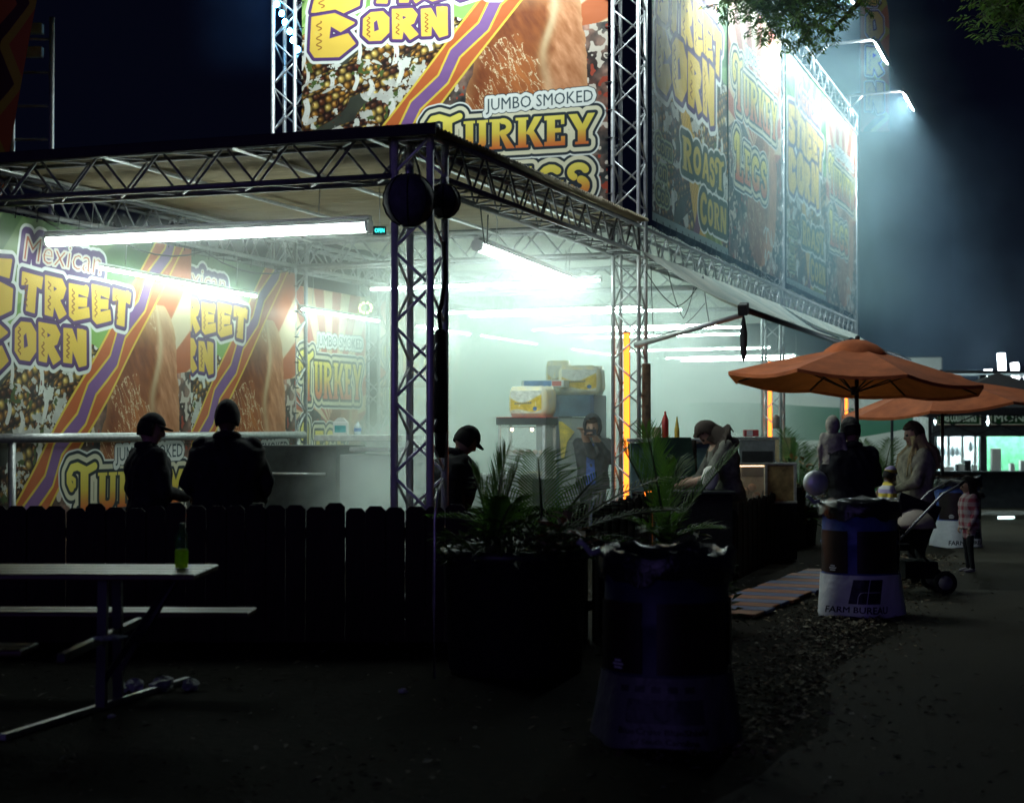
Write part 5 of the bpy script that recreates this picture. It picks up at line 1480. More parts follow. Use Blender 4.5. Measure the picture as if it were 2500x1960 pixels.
q.add([(7.2 * i / n, .03 * math.sin(i * 1.3), z) for z in (0, 1.5, 3.1) for i in range(n + 1)], [(j * (n + 1) + i, j * (n + 1) + i + 1, (j + 1) * (n + 1) + i + 1, (j + 1) * (n + 1) + i) for j in range(2) for i in range(n)], True); q.build('printed_curtain', wall_mat(), cw)
q = MB(); q.cyl((0, .08, 3.1), (7.2, .08, 3.1), .03); q.build('top_rail', M_steel, cw)
for x in (0, 2.4, 4.8, 7.2):
    q = MB(); q.cyl((x, .08, 0), (x, .08, 3.1), .03); q.build('upright', M_steel, cw)

# ------------------------------------------------------------------ lit snack stand at the far right
ds = thing('snack_stand', 'far snack stand with green signs and two bright serving windows', 'snack stand', C(7.86, 30.0), YAW)
M_std = mat('stand_dark_panel', (.035, .04, .045), .6); M_grn = mat('sign_green', (.03, .20, .07), .5, 0, .05); M_in = mat('stand_white_wall', (.70, .72, .72), .6)
for x0, x1 in ((0, .06), (.92, 1.04), (2.75, 2.85)):
    q = MB(); q.box(((x0 + x1) / 2, 0, 1.25), (x1 - x0, .10, 2.5)); q.build('pillar', M_std, ds)
q = MB(); q.box((1.42, .0, .33), (2.84, .08, .66)); q.build('lower_panel', M_std, ds)
q = MB(); q.box((1.42, -.12, .685), (2.84, .32, .035)); q.build('serving_shelf', M_std, ds)
q = MB(); q.box((1.42, -.06, 1.445), (2.84, .12, .20)); q.build('valance', M_std, ds)
q = MB(); q.box((1.42, .6, 2.55), (3.0, 1.5, .06)); q.build('roof', M_std, ds)
q = MB(); q.box((1.42, 1.25, 1.2), (2.84, .05, 2.4)); q.build('back_wall', M_in, ds)
q = MB(); q.box((0, .62, 1.2), (.05, 1.2, 2.4)); q.build('side_wall', M_in, ds); q = MB(); q.box((2.85, .62, 1.2), (.05, 1.2, 2.4)); q.build('side_wall', M_in, ds)
q = MB(); q.box((2.0, 1.215, 1.0), (1.5, .02, .75)); q.build('green_panel', mat('mint_panel', (.16, .50, .26), .5), ds)
def art_sign(big, small, W):
    cv = Canvas(W, 220, (.07, .26, .12)); A = cv.asp
    cv.mix(((cv.Y < .06) | (cv.X > A - .06) | (cv.X < .05)).astype(float), (.80, .80, .72)); cv.mix((cv.Y < .025).astype(float), (.40, .08, .06))
    cv.mix(cv.cov(cv.sd_segs(place_text(small, .14, .15, .26, A - .32), .04), .010), (.88, .92, .86))
    if big: cv.mix(cv.cov(cv.sd_segs(place_text(big, .2, .50, .42, A - .44), .04), .02), (.92, .93, .90))
    return cv
def sign(name, x0, x1, z0, z1, cv):
    mt = print_mat('print_' + name + str(x0), cv, .5, 0); q = MB(); y = -.15
    q.add([(x0, y, z0), (x1, y, z0), (x1, y, z1), (x0, y, z1)], [(0, 1, 2, 3)]); me = q.mesh(name, mt); l = me.uv_layers.new(name='UVMap')
    for k, c_ in enumerate(((0, 0), (1, 0), (1, 1), (0, 1))): l.data[k].uv = c_
    link(name, me, ds); q = MB(); q.box(((x0 + x1) / 2, -.12, (z0 + z1) / 2), (x1 - x0 + .03, .04, z1 - z0 + .03)); q.build('sign_board', M_std, ds)
sign('sign_face', .08, .90, 1.55, 2.05, art_sign('DONUTS', 'FRIES COLD DRINKS', 380)); sign('sign_face', 1.08, 2.5, 1.55, 2.05, art_sign('', 'MONTEREY', 600))
mi = glow('stand_tube', (.72, .97, 1.0), 210)
for x in (.5, 1.4, 2.3):
    q = MB(); q.cyl((x - .35, .45, 1.62), (x + .35, .45, 1.62), .02, n=8); q.build('inner_tube', mi, ds)
r_ = random.Random(5)
for x in (.12, .36, .62, .86):
    q = MB(); q.box((x, .10, 1.02), (.045, .04, .66)); q.build('window_post', M_white, ds)
for k in range(7):
    x = .16 + k * .115; z = 1.28 - r_.random() * .1; q = MB(); q.lathe([(.005, .0), (.045, -.08), (.05, -.18), (.0, -.24)][::-1], (x, .35 + .1 * (k % 3), z), n=9, sy=.5); q.build('hanging_bag', mat('clear_bag', (.62, .66, .68), .3), ds)
for x, w, h, m in ((.55, .16, .14, M_white), (.66, .12, .20, M_gdark), (.80, .08, .12, M_white), (.30, .2, .08, M_white), (.48, .05, .12, M_gdark), (1.20, .16, .42, M_white), (1.5, .08, .14, M_white), (1.7, .10, .2, M_white)):
    q = MB(); q.box((x, -.06, .70 + h / 2), (w, .12, h)); q.build('counter_item', m, ds)
t = thing('light_bar', 'bright light bar lying low at the far right', 'light bar', C(8.02, 26.4, .0), YAW)
q = MB(); q.cyl((0, 0, .03), (.27, 0, .035), .022, n=8); q.build('tube', glow('low_bar', (.7, 1, .97), 3), t); q = MB(); q.box((.135, .03, .02), (.32, .05, .04)); q.build('housing', M_dark, t)

# pop-up tent
tn = thing('popup_tent', 'black pop-up tent in front of the snack stand', 'tent', C(6.80, 26.0), YAW)
for x, y in ((0, 0), (3, 0), (0, 2.6), (3, 2.6)):
    q = MB(); q.box((x, y, .87), (.045, .045, 1.74)); q.build('leg', M_dark, tn)
q = MB(); pk = (1.5, 1.3, 2.45)
vs = [(-.06, -.06, 1.84), (3.06, -.06, 1.84), (3.06, 2.66, 1.84), (-.06, 2.66, 1.84), pk]
q.add(vs, [(0, 1, 4), (1, 2, 4), (2, 3, 4), (3, 0, 4)]); q.build('canopy', M_cloth_black, tn)
for a, b in ((0, 1), (1, 2), (2, 3), (3, 0)):
    q = MB(); p0 = Vector(vs[a]); p1 = Vector(vs[b]); n = 8
    q.add([p0.lerp(p1, i / n) for i in range(n + 1)] + [p0.lerp(p1, i / n) - Vector((0, 0, .16 - .05 * math.sin(PI * i / n))) for i in range(n + 1)], [(i, i + 1, n + 2 + i, n + 1 + i) for i in range(n)]); q.build('valance', M_cloth_black, tn)
for k in range(4):
    q = MB(); x = k * .75; q.bar((x, 0, 1.72), (x + .75, 0, 1.40), .02, .02); q.bar((x, 0.02, 1.40), (x + .75, .02, 1.72), .02, .02); q.build('scissor_strut', M_dark, tn)

# lit sign over the fairground
fs_ = thing('lit_sign', 'blazing white sign of upright bars at the right picture edge', 'lit sign', C(13.75, 45.0), YAW)
ml = glow('sign_bar', (.88, .97, 1.0), 26); m2_ = glow('sign_dot', (.80, .78, 1.0), 5)
K = 45 / 3400
def sx(u): return (u - 2129) * K
def sz(v): return 1.55 + (905 - v) * K
for u, v0, v1 in ((2105, 786, 835), (2133, 752, 802), (2161.5, 772, 822), (2190, 790, 834), (2216, 768, 820)):
    q = MB(); q.cyl((sx(u - 1.5), 0, sz(v0)), (sx(u + 1.5), 0, sz(v1)), 8.2 * K, n=12); q.build('light_bar', ml, fs_)  # bar radius widened a little for bloom
for u, v, w, h in ((2133, 811, 5, 6), (2123, 828, 3.5, 7), (2146, 819, 4, 9), (2158, 832, 5, 5)):
    q = MB(); q.ball((sx(u), 0, sz(v)), (w * K, .05, h * K), 10, 6); q.build('light_dot', m2_, fs_)
q = MB(); q.box((sx(2160), .14, sz(800)), (135 * K, .1, .08)); q.box((sx(2160), .14, sz(828)), (135 * K, .1, .08)); q.build('frame', M_dark, fs_)
q = MB(); q.cyl((sx(2160), .2, 0), (sx(2160), .2, sz(800)), .09); q.build('pole', M_dark, fs_)

# tall feather flags and the ladder mast
def art_flag(txt):
    cv = Canvas(120, 500, (.78, .42, .14)); X, Y = cv.X, cv.Y
    pts = [(.06 + .12 * (k % 2), k * .08) for k in range(14)]; cv.line(pts, .05, (.30, .16, .10)); cv.line([(x + .05, y) for x, y in pts], .03, (.75, .68, .16))
    for i, c in enumerate(txt):
        s1, b1 = chunky(cv, c, .05, .72 - i * .2, .14, .15); paint_street(cv, [s1], b1, .5)
    return cv
def flag(label, loc, h, w, rz, lean, m, s0=.30):
    t = thing('feather_flag', label, 'flag', loc, rz, 'tall feather flags')
    q = MB(); n = 14; top = lambda s: lean * s * s
    q.tube([(top(k / n), 0, h * k / n) for k in range(n + 1)], [.022 - .012 * k / n for k in range(n + 1)], 6); q.build('pole', M_dark, t)
    q = MB(); vs = []
    for k in range(n + 1):
        s = s0 + (1 - s0) * k / n; ww = w * (1 - max(0, (s - .85) / .15) ** 2 * .8)
        for i in range(5): vs.append((top(s) + ww * i / 4, .04 * math.sin(i + k * .6), h * s))
    q.add(vs, [(k * 5 + i, k * 5 + i + 1, (k + 1) * 5 + i + 1, (k + 1) * 5 + i) for k in range(n) for i in range(4)], True); me = q.mesh('printed_sail', m); l = me.uv_layers.new(name='UVMap')
    for lp in me.loops: kk = lp.vertex_index; l.data[lp.index].uv = ((kk % 5) / 4, (kk // 5) / n)
    link('printed_sail', me, t); return t
flag('orange and yellow zigzag flag leaning at the upper left corner', U(-160, 16.0), 7.2, .48, YAW, .97, print_mat('print_flag_zigzag', art_flag(''), .7, .3))
flag('distant corn flag behind the lower flood lamp arm', U(1828, 46.0), 15.2, .85, YAW, .1, print_mat('print_flag_corn', art_flag('CORN'), .7, .3), .66)
ld = thing('ladder_mast', 'dark ladder mast with box lights left of the stand roof', 'mast', U(66, 16.4), YAW)
for x in (-.2, .2):
    q = MB(); q.cyl((x, 0, 0), (x, 0, 5.75), .028); q.build('rail', M_steel, ld)
for k in range(16):
    q = MB(); q.cyl((-.2, 0, .35 + k * .345), (.2, 0, .35 + k * .345), .014, n=8); q.build('rung', M_steel, ld)
for z in (5.38, 5.62):
    q = MB(); q.box((.02, -.05, z), (.20, .08, .11)); q.build('box_light', mat('box_light_face', (.30, .38, .48), .3), ld)

# ------------------------------------------------------------------ tree with branches hanging in from the right
M_leafA = leaf_mat('tree_leaf', (.075, .140, .035), (.03, .065, .018), 2.0); M_leafB = leaf_mat('tree_leaf_light', (.11, .17, .055), (.06, .11, .03), 2.0); M_bark = mat('bark', (.06, .045, .035), .9, 0, .3, 8, .6, aniso=(4, 4, .8))
tr = thing('tree', 'tree on the right whose leafy branch hangs before the side banners', 'tree', C(7.6, 18.5))
def loc_(lat, d, z): return C(lat, d, z) - C(7.6, 18.5, 0)
q = MB(); q.tube([loc_(7.6, 18.5, -.05), loc_(7.55, 18.5, 1.5), loc_(7.45, 18.6, 3.6), loc_(7.3, 18.7, 5.6), loc_(7.1, 18.8, 8.6)], [.30, .24, .20, .17, .10], 14); q.build('trunk', M_bark, tr)
limbs = [[(7.38, 18.6, 4.9), (6.2, 19, 6.4), (5.0, 19.3, 7.15), (3.9, 19.5, 7.3), (2.9, 19.6, 7.0)], [(7.3, 18.7, 5.6), (6.4, 17.4, 7.0), (5.8, 16.6, 7.2), (5.2, 16.2, 6.6)], [(5.0, 19.3, 7.15), (4.5, 19.9, 7.0), (4.0, 20.2, 6.5)], [(7.1, 18.8, 8.0), (5.6, 19.2, 9.2), (4.0, 19.6, 9.4)], [(7.4, 18.6, 5.2), (8.6, 18, 7.0), (9.6, 17.8, 8)]]
for L_ in limbs:
    q = MB(); q.tube([loc_(*p) for p in L_], [.085 - .07 * k / (len(L_) - 1) for k in range(len(L_))], 8); q.build('limb', M_bark, tr)
r_ = random.Random(12); q = MB(); tw = MB()
blobs = [(2.75, 19.6, 7.0, .42), (3.2, 19.5, 6.85, .50), (3.55, 19.5, 6.62, .55), (3.3, 19.6, 7.35, .6), (3.9, 19.6, 6.95, .5), (4.3, 19.7, 7.55, .5), (4.8, 19.5, 7.6, .5), (3.8, 19.9, 7.4, .6), (2.5, 19.7, 7.35, .4), (5.3, 19.2, 7.6, .5), (5.9, 18.9, 7.5, .6), (5.3, 16.4, 6.3, .55), (5.9, 16.6, 6.7, .7), (5.15, 16.6, 5.9, .4), (5.6, 16.2, 5.6, .45), (6.2, 17.0, 6.2, .7), (6.6, 17.5, 7.0, .8), (4.6, 19.6, 8.6, .9), (5.8, 19.2, 9.1, 1.0), (3.6, 19.6, 9.2, .9), (9.2, 18, 7.8, 1.1), (7.2, 18.8, 9, 1.1), (7.4, 17.6, 7.4, .9)]
for lat, d, z, rad in blobs:
    nsp = int(150 * rad * rad / .3) if z < 8.2 else int(30 * rad * rad / .3)
    for _ in range(nsp):
        v = Vector((r_.gauss(0, 1), r_.gauss(0, 1), r_.gauss(0, .8))); v = v.normalized() * rad * r_.random() ** .45
        c = loc_(lat, d, z) + v; a = r_.random() * 2 * PI; dr = Vector((math.cos(a), math.sin(a), r_.uniform(-1.3, .1))).normalized()
        L = r_.uniform(.16, .30); tw.tube([c, c + dr * L], .003, 3)
        for k in range(5):
            for s in (-1, 1):
                b = c + dr * L * (.15 + .85 * k / 5); sd = dr.cross(Vector((r_.uniform(-.4, .4), r_.uniform(-.4, .4), 1))).normalized() * s
                ld_ = (sd + dr * .5 + Vector((0, 0, -.35))).normalized(); ln = r_.uniform(.07, .12); w_ = ld_.cross(dr).cross(ld_).normalized() * ln * .15
                q.m = 0 if r_.random() < .7 else 1
                q.add([b, b + ld_ * ln * .5 + w_, b + ld_ * ln, b + ld_ * ln * .5 - w_], [(0, 1, 2, 3)])
tag(q.build('crown', [M_leafA, M_leafB], tr), kind='stuff'); tag(tw.build('twigs', M_bark, tr), kind='stuff')

# ------------------------------------------------------------------ smoke
def smoke(name, label, lo, hi, dens, color, puffs, base=1.0, nscale=.45, contrast=(.35, .75), ramps=(), aniso_g=.25, step=None):
    """closed box of drifting smoke: noise times soft edges plus puffs"""
    lo = Vector(lo); hi = Vector(hi); q = MB()
    q.add([(x, y, z) for z in (lo.z, hi.z) for x, y in ((lo.x, lo.y), (hi.x, lo.y), (hi.x, hi.y), (lo.x, hi.y))], [(3, 2, 1, 0), (4, 5, 6, 7), (0, 1, 5, 4), (1, 2, 6, 5), (2, 3, 7, 6), (3, 0, 4, 7)])
    m = bpy.data.materials.new(name); m.use_nodes = True; nt = m.node_tree; nt.nodes.clear(); out = nt.nodes.new('ShaderNodeOutputMaterial')
    pv = nt.nodes.new('ShaderNodeVolumePrincipled'); pv.inputs['Color'].default_value = (*color, 1); pv.inputs['Anisotropy'].default_value = aniso_g
    nt.links.new(pv.outputs[0], out.inputs['Volume'])
    geo = nt.nodes.new('ShaderNodeNewGeometry'); P = geo.outputs['Position']; sp = nt.nodes.new('ShaderNodeSeparateXYZ'); nt.links.new(P, sp.inputs[0])
    def M_(op, a, b=None, c=None, cl=False):
        n = nt.nodes.new('ShaderNodeMath'); n.operation = op; n.use_clamp = cl
        for k, v in enumerate((a, b, c)):
            if v is None: continue
            if isinstance(v, (int, float)): n.inputs[k].default_value = v
            else: nt.links.new(v, n.inputs[k])
        return n.outputs[0]
    nz = nt.nodes.new('ShaderNodeTexNoise'); nz.inputs['Scale'].default_value = nscale; nz.inputs['Detail'].default_value = 3; nz.inputs['Roughness'].default_value = .55; nt.links.new(P, nz.inputs['Vector'])
    f = M_('MULTIPLY_ADD', nz.outputs['Fac'], 1 / (contrast[1] - contrast[0]), -contrast[0] / (contrast[1] - contrast[0]), True)
    f = M_('MULTIPLY_ADD', f, 1.0, .18)
    d = M_('MULTIPLY', f, base)
    for ax, a, b in ramps:      # 0 at a, 1 at b
        d = M_('MULTIPLY', d, M_('MULTIPLY_ADD', sp.outputs[ax], 1 / (b - a), -a / (b - a), True))
    for (cx, cyy, cz), r, amt in puffs:
        vm = nt.nodes.new('ShaderNodeVectorMath'); vm.operation = 'DISTANCE'; nt.links.new(P, vm.inputs[0]); vm.inputs[1].default_value = (cx, cyy, cz)
        g_ = M_('MULTIPLY_ADD', vm.outputs['Value'], -1 / r, 1.0, True); g_ = M_('MULTIPLY', M_('MULTIPLY', g_, g_), M_('MULTIPLY', f, amt)); d = M_('ADD', d, g_)
    nt.links.new(M_('MULTIPLY', d, dens), pv.inputs['Density'])
    if step:
        try: m.cycles.volume_step_rate = step
        except Exception: pass
    return tag(q.build(name, m), label, kind='stuff')
smoke('smoke', 'pale cooking smoke filling the kitchen', (-9.05, 13.2, .05), (-4.0, 36.4, 3.78), 1.05, (.93, 1.0, .97),
      [((-7.0, 16.9, 1.0), 1.3, 5.0), ((-7.35, 16.2, .5), 1.0, 6.0), ((-8.4, 20.6, 2.0), 3.0, 1.6), ((-7.45, 16.3, .6), 1.2, 7.0)], ramps=((1, 16.2, 19.4), (0, -4.5, -7.6), (1, 40.0, 21.0), (2, 5.2, .6)), nscale=.75, contrast=(.40, .70))
smoke('smoke', 'bluish smoke drifting along the banner wall under the flood lamps', (-4.72, 16.5, 1.0), (3.0, 56.0, 8.9), .055, (.46, .72, .98),
      [((-3.2, 37.5, 6.0), 4.2, 5.0), ((-1.8, 40.0, 4.2), 4.5, 1.8), ((-4.0, 22.5, 6.0), 2.5, 1.6)], ramps=((1, 16.8, 20.0), (0, -2.0, -4.4), (2, 1.0, 3.4), (1, 56.0, 44.0)), nscale=.42, contrast=(.42, .68), aniso_g=.45)
smoke('smoke', 'thin veil of smoke under the canopy roof, added for the glow round the tubes', (-9.08, 11.75, 2.0), (-4.62, 17.38, 3.40), .13, (.95, 1.0, .98), [], ramps=((2, 2.0, 3.0),), nscale=.8, contrast=(.2, .9), aniso_g=.86)  # added smoke, put in for the glow round the tubes
smoke('smoke', 'teal veil of smoke hanging close in front of the side banners', (-4.715, 17.6, 3.4), (-2.9, 37.0, 8.35), .085, (.56, .86, .90), [], ramps=((0, -2.9, -4.5), (2, 10.5, 5.0), (2, 3.4, 4.2)), nscale=.5, contrast=(.30, .75), aniso_g=.3)
smoke('smoke', 'small blue coloured wisp, added as a light halo beside the upper left lattice post', (-10.7, 17.2, 5.9), (-9.46, 18.6, 8.6), .20, (.16, .38, 1.0), [], ramps=((0, -10.7, -9.7), (2, 5.9, 7.0)), nscale=.8, aniso_g=.2)  # added smoke, coloured blue for the halo of the cyan lights
# ------------------------------------------------------------------ people
M_skin = mat('skin', (.36, .21, .14), .5, 0, .08, 6); M_skin2 = mat('skin_dark', (.14, .075, .045), .5, 0, .08, 6); M_feat = mat('eye_and_brow', (.02, .015, .012), .5)
M_lip = mat('lips', (.28, .10, .08), .5)
def cloth(name, c, sc=12): return mat(name, c, .9, 0, .28, sc, .6)
def hull(H, hs):
    """joint table for a standing adult of height H, facing +Y"""
    j = dict(pelvis=(0, 0, .525), belly=(0, .008, .60), chest=(0, .0, .725), neck=(0, -.005, .835), head=(0, .018, .925),
             shL=(-.108, -.005, .805), elL=(-.145, -.02, .635), wrL=(-.145, .045, .495), shR=(.108, -.005, .805), elR=(.145, -.02, .635), wrR=(.145, .045, .495),
             hipL=(-.052, 0, .515), knL=(-.058, .012, .285), anL=(-.062, -.012, .045), toL=(-.075, .075, .018), hipR=(.052, 0, .515), knR=(.058, .012, .285), anR=(.062, -.012, .045), toR=(.075, .075, .018))
    return {k: Vector(v) * H for k, v in j.items()}
def bend(j, ang, keys=('belly', 'chest', 'neck', 'head', 'shL', 'elL', 'wrL', 'shR', 'elR', 'wrR'), piv='pelvis', axis='X', yawing=0):
    Rm = Matrix.Rotation(-ang, 3, axis)
    p = j[piv].copy()
    for k in keys: j[k] = p + Rm @ (j[k] - p)
def person(label, loc, rz, H, top, bottom, skin=None, shoe=None, pose=None, lean=0.0, head_lean=0.0, head_yaw=0.0, bulk=1.0, coat=True, hair=None, cap=None, hood=None, long_hair=None, vox=.013, hands=('L', 'R'), group=None, hs=1.0, hide_legs=False, skirt=0, extra=None, cap_yaw=0.0, sit=False):
    skin = skin or M_skin; shoe = shoe or M_dark
    j = hull(H, hs)
    if sit:
        for s, sg in (('L', -1), ('R', 1)):
            j['kn' + s] = j['hip' + s] + Vector((sg * .02, .22, .0)) * H; j['an' + s] = j['kn' + s] + Vector((0, .03, -.20)) * H; j['to' + s] = j['an' + s] + Vector((0, .085, -.02)) * H
    if lean: bend(j, lean)
    if head_lean: bend(j, head_lean, ('head',), 'neck')
    if pose:
        for k, v in pose.items(): j[k] = Vector(v) * H
    parts = MB(); cls = []      # cls: (a, b, ra, rb, class)
    def cap_(a, b, ra, rb, c):
        a = Vector(a); b = Vector(b)
        parts.ball(a, ra, 14, 9); parts.ball(b, rb, 14, 9); parts.cyl(a, b, ra, rb, 14); cls.append((a, b, ra, rb, c))
    B = bulk; k = 1.22 if coat else 1.0
    up = (j['chest'] - j['belly']).normalized(); lat = (j['shR'] - j['shL']).normalized(); fw = up.cross(lat) * -1
    fw = lat.cross(up) * -1 if (lat.cross(up)).y < 0 else lat.cross(up)
    def loft(rings, c):
        n = 20; vs = []
        for (ctr, a, b) in rings:
            for i in range(n):
                t = 2 * PI * i / n
                ca, sa = math.cos(t), math.sin(t)
                vs.append(ctr + lat * (a * math.copysign(abs(ca) ** .8, ca)) + fw * (b * math.copysign(abs(sa) ** .8, sa)))
        m = len(rings)
        parts.add(vs, [(q_ * n + i, q_ * n + (i + 1) % n, (q_ + 1) * n + (i + 1) % n, (q_ + 1) * n + i) for q_ in range(m - 1) for i in range(n)] + [tuple(reversed(range(n))), tuple((m - 1) * n + i for i in range(n))])
    pv, be, ch, ne = j['pelvis'], j['belly'], j['chest'], j['neck']
    hem = pv + (pv - be).normalized() * (.05 if coat else .01) * H
    rg = [(hem, .098 * H * B * k * .98, .070 * H * B * k), (pv, .098 * H * B * k, .072 * H * B * k), (be, .088 * H * B * k, .066 * H * B * k), (ch, .108 * H * B * k, .074 * H * B * k),
          (ch.lerp(ne, .55), .108 * H * B * (k * .97), .062 * H * B * k), (ch.lerp(ne, .85), .075 * H * B * k, .046 * H * B * k), (ne + up * .004 * H, .040 * H * k, .036 * H * k)]
    loft(rg, 'top'); cls.append((hem, ne - up * .02 * H, .09 * H * B * k, .07 * H * B, 'top'))
    # neck, head
    hd = j['head']; hu = (hd - ne).normalized(); cap_(ne, hd - hu * .03 * H, .032 * H, .029 * H, 'skin')
    Rh = Matrix((lat, (fw - hu * fw.dot(hu)).normalized(), hu)).transposed() @ Matrix.Rotation(head_yaw, 3, 'Z')
    hr = Vector((.046, .058, .070)) * H * hs
    def hp(x, y, z): return hd + Rh @ Vector((x * hr.x, y * hr.y, z * hr.z))
    parts.ball(hd, tuple(hr), 18, 12, rot=Rh); cls.append((hd, hp(0, .1, -.5), hr.x, hr.x * .8, 'skin'))
    parts.ball(hp(0, .22, -.52), (hr.x * .72, hr.y * .70, hr.z * .46), 14, 9, rot=Rh)
    parts.ball(hp(0, .42, -.80), (hr.x * .42, hr.y * .40, hr.z * .24), 10, 7, rot=Rh)
    parts.cyl(hp(0, .90, .18), hp(0, 1.14, -.22), hr.x * .13, hr.x * .24, 8); parts.ball(hp(0, 1.08, -.24), hr.x * .22, 8, 6)
    for s in (-1, 1):
        parts.ball(hp(s * .98, -.05, -.05), (hr.x * .14, hr.y * .24, hr.z * .28), 8, 6, rot=Rh); parts.ball(hp(s * .45, .70, -.18), hr.x * .30, 8, 6)
    parts.ball(hp(0, .80, .22), (hr.x * .62, hr.y * .22, hr.z * .12), 10, 6, rot=Rh)
    # limbs
    for s in 'LR':
        j['sh' + s].z -= .020 * max(0, B * k - 1) * H
        cap_(ne - up * .012 * H, j['sh' + s], .034 * H, .038 * H, 'top')
        cap_(j['sh' + s], j['el' + s], .036 * H * (1 + .55 * (B * k - 1)), .030 * H * k, 'top'); cap_(j['el' + s], j['wr' + s], .028 * H * k, .021 * H * k, 'top')
        parts.ball(j['sh' + s], .040 * H * (1 + .45 * (B * k - 1)), 12, 8)
        if not hide_legs:
            cap_(j['hip' + s], j['kn' + s], .052 * H * B, .036 * H, 'bottom'); cap_(j['kn' + s], j['an' + s], .035 * H, .026 * H, 'bottom')
            cap_(j['an' + s] + Vector((0, -.01 * H, -.012 * H)), j['to' + s], .026 * H, .017 * H, 'shoe')
    # one continuous skin over all of it
    me = parts.mesh('person', [])
    tmp = bpy.data.objects.new('tmp', me); COL.objects.link(tmp)
    mod = tmp.modifiers.new('r', 'REMESH'); mod.mode = 'VOXEL'; mod.voxel_size = vox
    sm = tmp.modifiers.new('s', 'SMOOTH'); sm.factor = .5; sm.iterations = 3
    dg = bpy.context.evaluated_depsgraph_get(); dg.update()
    body = bpy.data.meshes.new_from_object(tmp.evaluated_get(dg), depsgraph=dg)
    bpy.data.objects.remove(tmp); bpy.data.meshes.remove(me)
    body.name = 'person'
    mats = [skin, top, bottom, shoe, M_feat, M_lip]
    body.materials.clear()
    for m in mats: body.materials.append(m)
    idx = dict(skin=0, top=1, bottom=2, shoe=3)
    eyes = [hp(s * .40, .92, .06) for s in (-1, 1)]; mouth = hp(0, 1.0, -.52)
    n = len(body.polygons); cen = np.empty(n * 3); body.polygons.foreach_get('center', cen); cen = cen.reshape(-1, 3)
    best = np.full(n, 9.0); mi = np.zeros(n, int)
    for a, b, ra, rb, c in cls:
        a_ = np.array(a); d_ = np.array(b) - a_; L = max(1e-9, d_.dot(d_)); t = np.clip(((cen - a_) @ d_) / L, 0, 1)
        dist = np.linalg.norm(cen - a_ - t[:, None] * d_, axis=1) - (ra + (rb - ra) * t)
        m_ = dist < best; best[m_] = dist[m_]; mi[m_] = idx[c]
    hz = (cen - np.array(ne)) @ np.array(hu)
    mi[hz > .030 * H] = np.where(mi[hz > .030 * H] == 1, 0, mi[hz > .030 * H])
    for e in eyes: mi[np.linalg.norm(cen - np.array(e), axis=1) < hr.x * .20] = 4
    q_ = cen - np.array(mouth); lx = np.abs(q_ @ np.array(Rh @ Vector((1, 0, 0)))); lz = np.abs(q_ @ np.array(hu)); mi[(lx < hr.x * .34) & (lz < hr.z * .075) & (np.linalg.norm(q_, axis=1) < hr.x * .5) & (mi == 0)] = 5
    body.polygons.foreach_set('material_index', mi.astype(np.int32)); body.polygons.foreach_set('use_smooth', np.ones(n, bool)); body.update()
    # folds in the clothes
    nv = len(body.vertices); co = np.empty(nv * 3); body.vertices.foreach_get('co', co); co = co.reshape(-1, 3); no = np.empty(nv * 3); body.vertices.foreach_get('normal', no); no = no.reshape(-1, 3)
    lowz = np.clip((.02 * H - (co - np.array(ne)) @ np.array(hu)) / (.05 * H), 0, 1) * np.clip((co[:, 2] - .07 * H) / (.05 * H), 0, 1)
    s0 = len(label) * 1.7
    fold = np.sin(co[:, 2] * 34 / H * 1.6 + 9 * np.sin(co[:, 0] * 9 + s0) + s0) * .45 + np.sin(co[:, 0] * 52 + co[:, 2] * 24 + 4 * np.sin(co[:, 2] * 13 + s0)) * .35 + np.sin(co[:, 1] * 47 - co[:, 2] * 31 + s0) * .3
    body.vertices.foreach_set('co', (co + no * (fold * lowz * .0075 * H / 1.7)[:, None]).ravel()); body.update()
    # hands with five fingers, rooted in the wrists
    hb = MB()
    for s in hands:
        w = j['wr' + s]; d = (w - j['el' + s]).normalized(); sg = -1 if s == 'L' else 1
        side = d.cross(Vector((0, 0, 1)));
        if side.length < .2: side = Vector((0, 1, 0))
        side.normalize(); nrm = side.cross(d).normalized()
        pc = w + d * .028 * H
        rot = Matrix((side, nrm, d)).transposed()
        hb.ball(pc, (.023 * H, .011 * H, .033 * H), 10, 7, rot=rot)
        for f in range(4):
            b0 = pc + side * (-.017 + .0115 * f) * H + d * .022 * H; ln = (.030, .036, .034, .026)[f] * H
            p1 = b0 + (d * .9 - nrm * .45).normalized() * ln * .55; p2 = p1 + (d * .55 - nrm * .85).normalized() * ln * .45; p3 = p2 + (d * .1 - nrm).normalized() * ln * .35
            hb.tube([b0, p1, p2, p3], [.0062 * H, .0058 * H, .0052 * H, .0035 * H], 6)
        t0 = pc - side * .016 * H * sg - d * .012 * H; t1 = t0 - side * .018 * H * sg + d * .014 * H - nrm * .008 * H; hb.tube([t0, t1, t1 + d * .018 * H - nrm * .012 * H], [.008 * H, .0068 * H, .004 * H], 6)
    if hb.v:
        bm = bmesh.new(); bm.from_mesh(body); hm = hb.mesh('hands', []); bm.from_mesh(hm); bm.to_mesh(body); bm.free(); bpy.data.meshes.remove(hm)
    o = link('person', body); o.location = loc; o.rotation_euler = (0, 0, rz); tag(o, label, 'person', group)
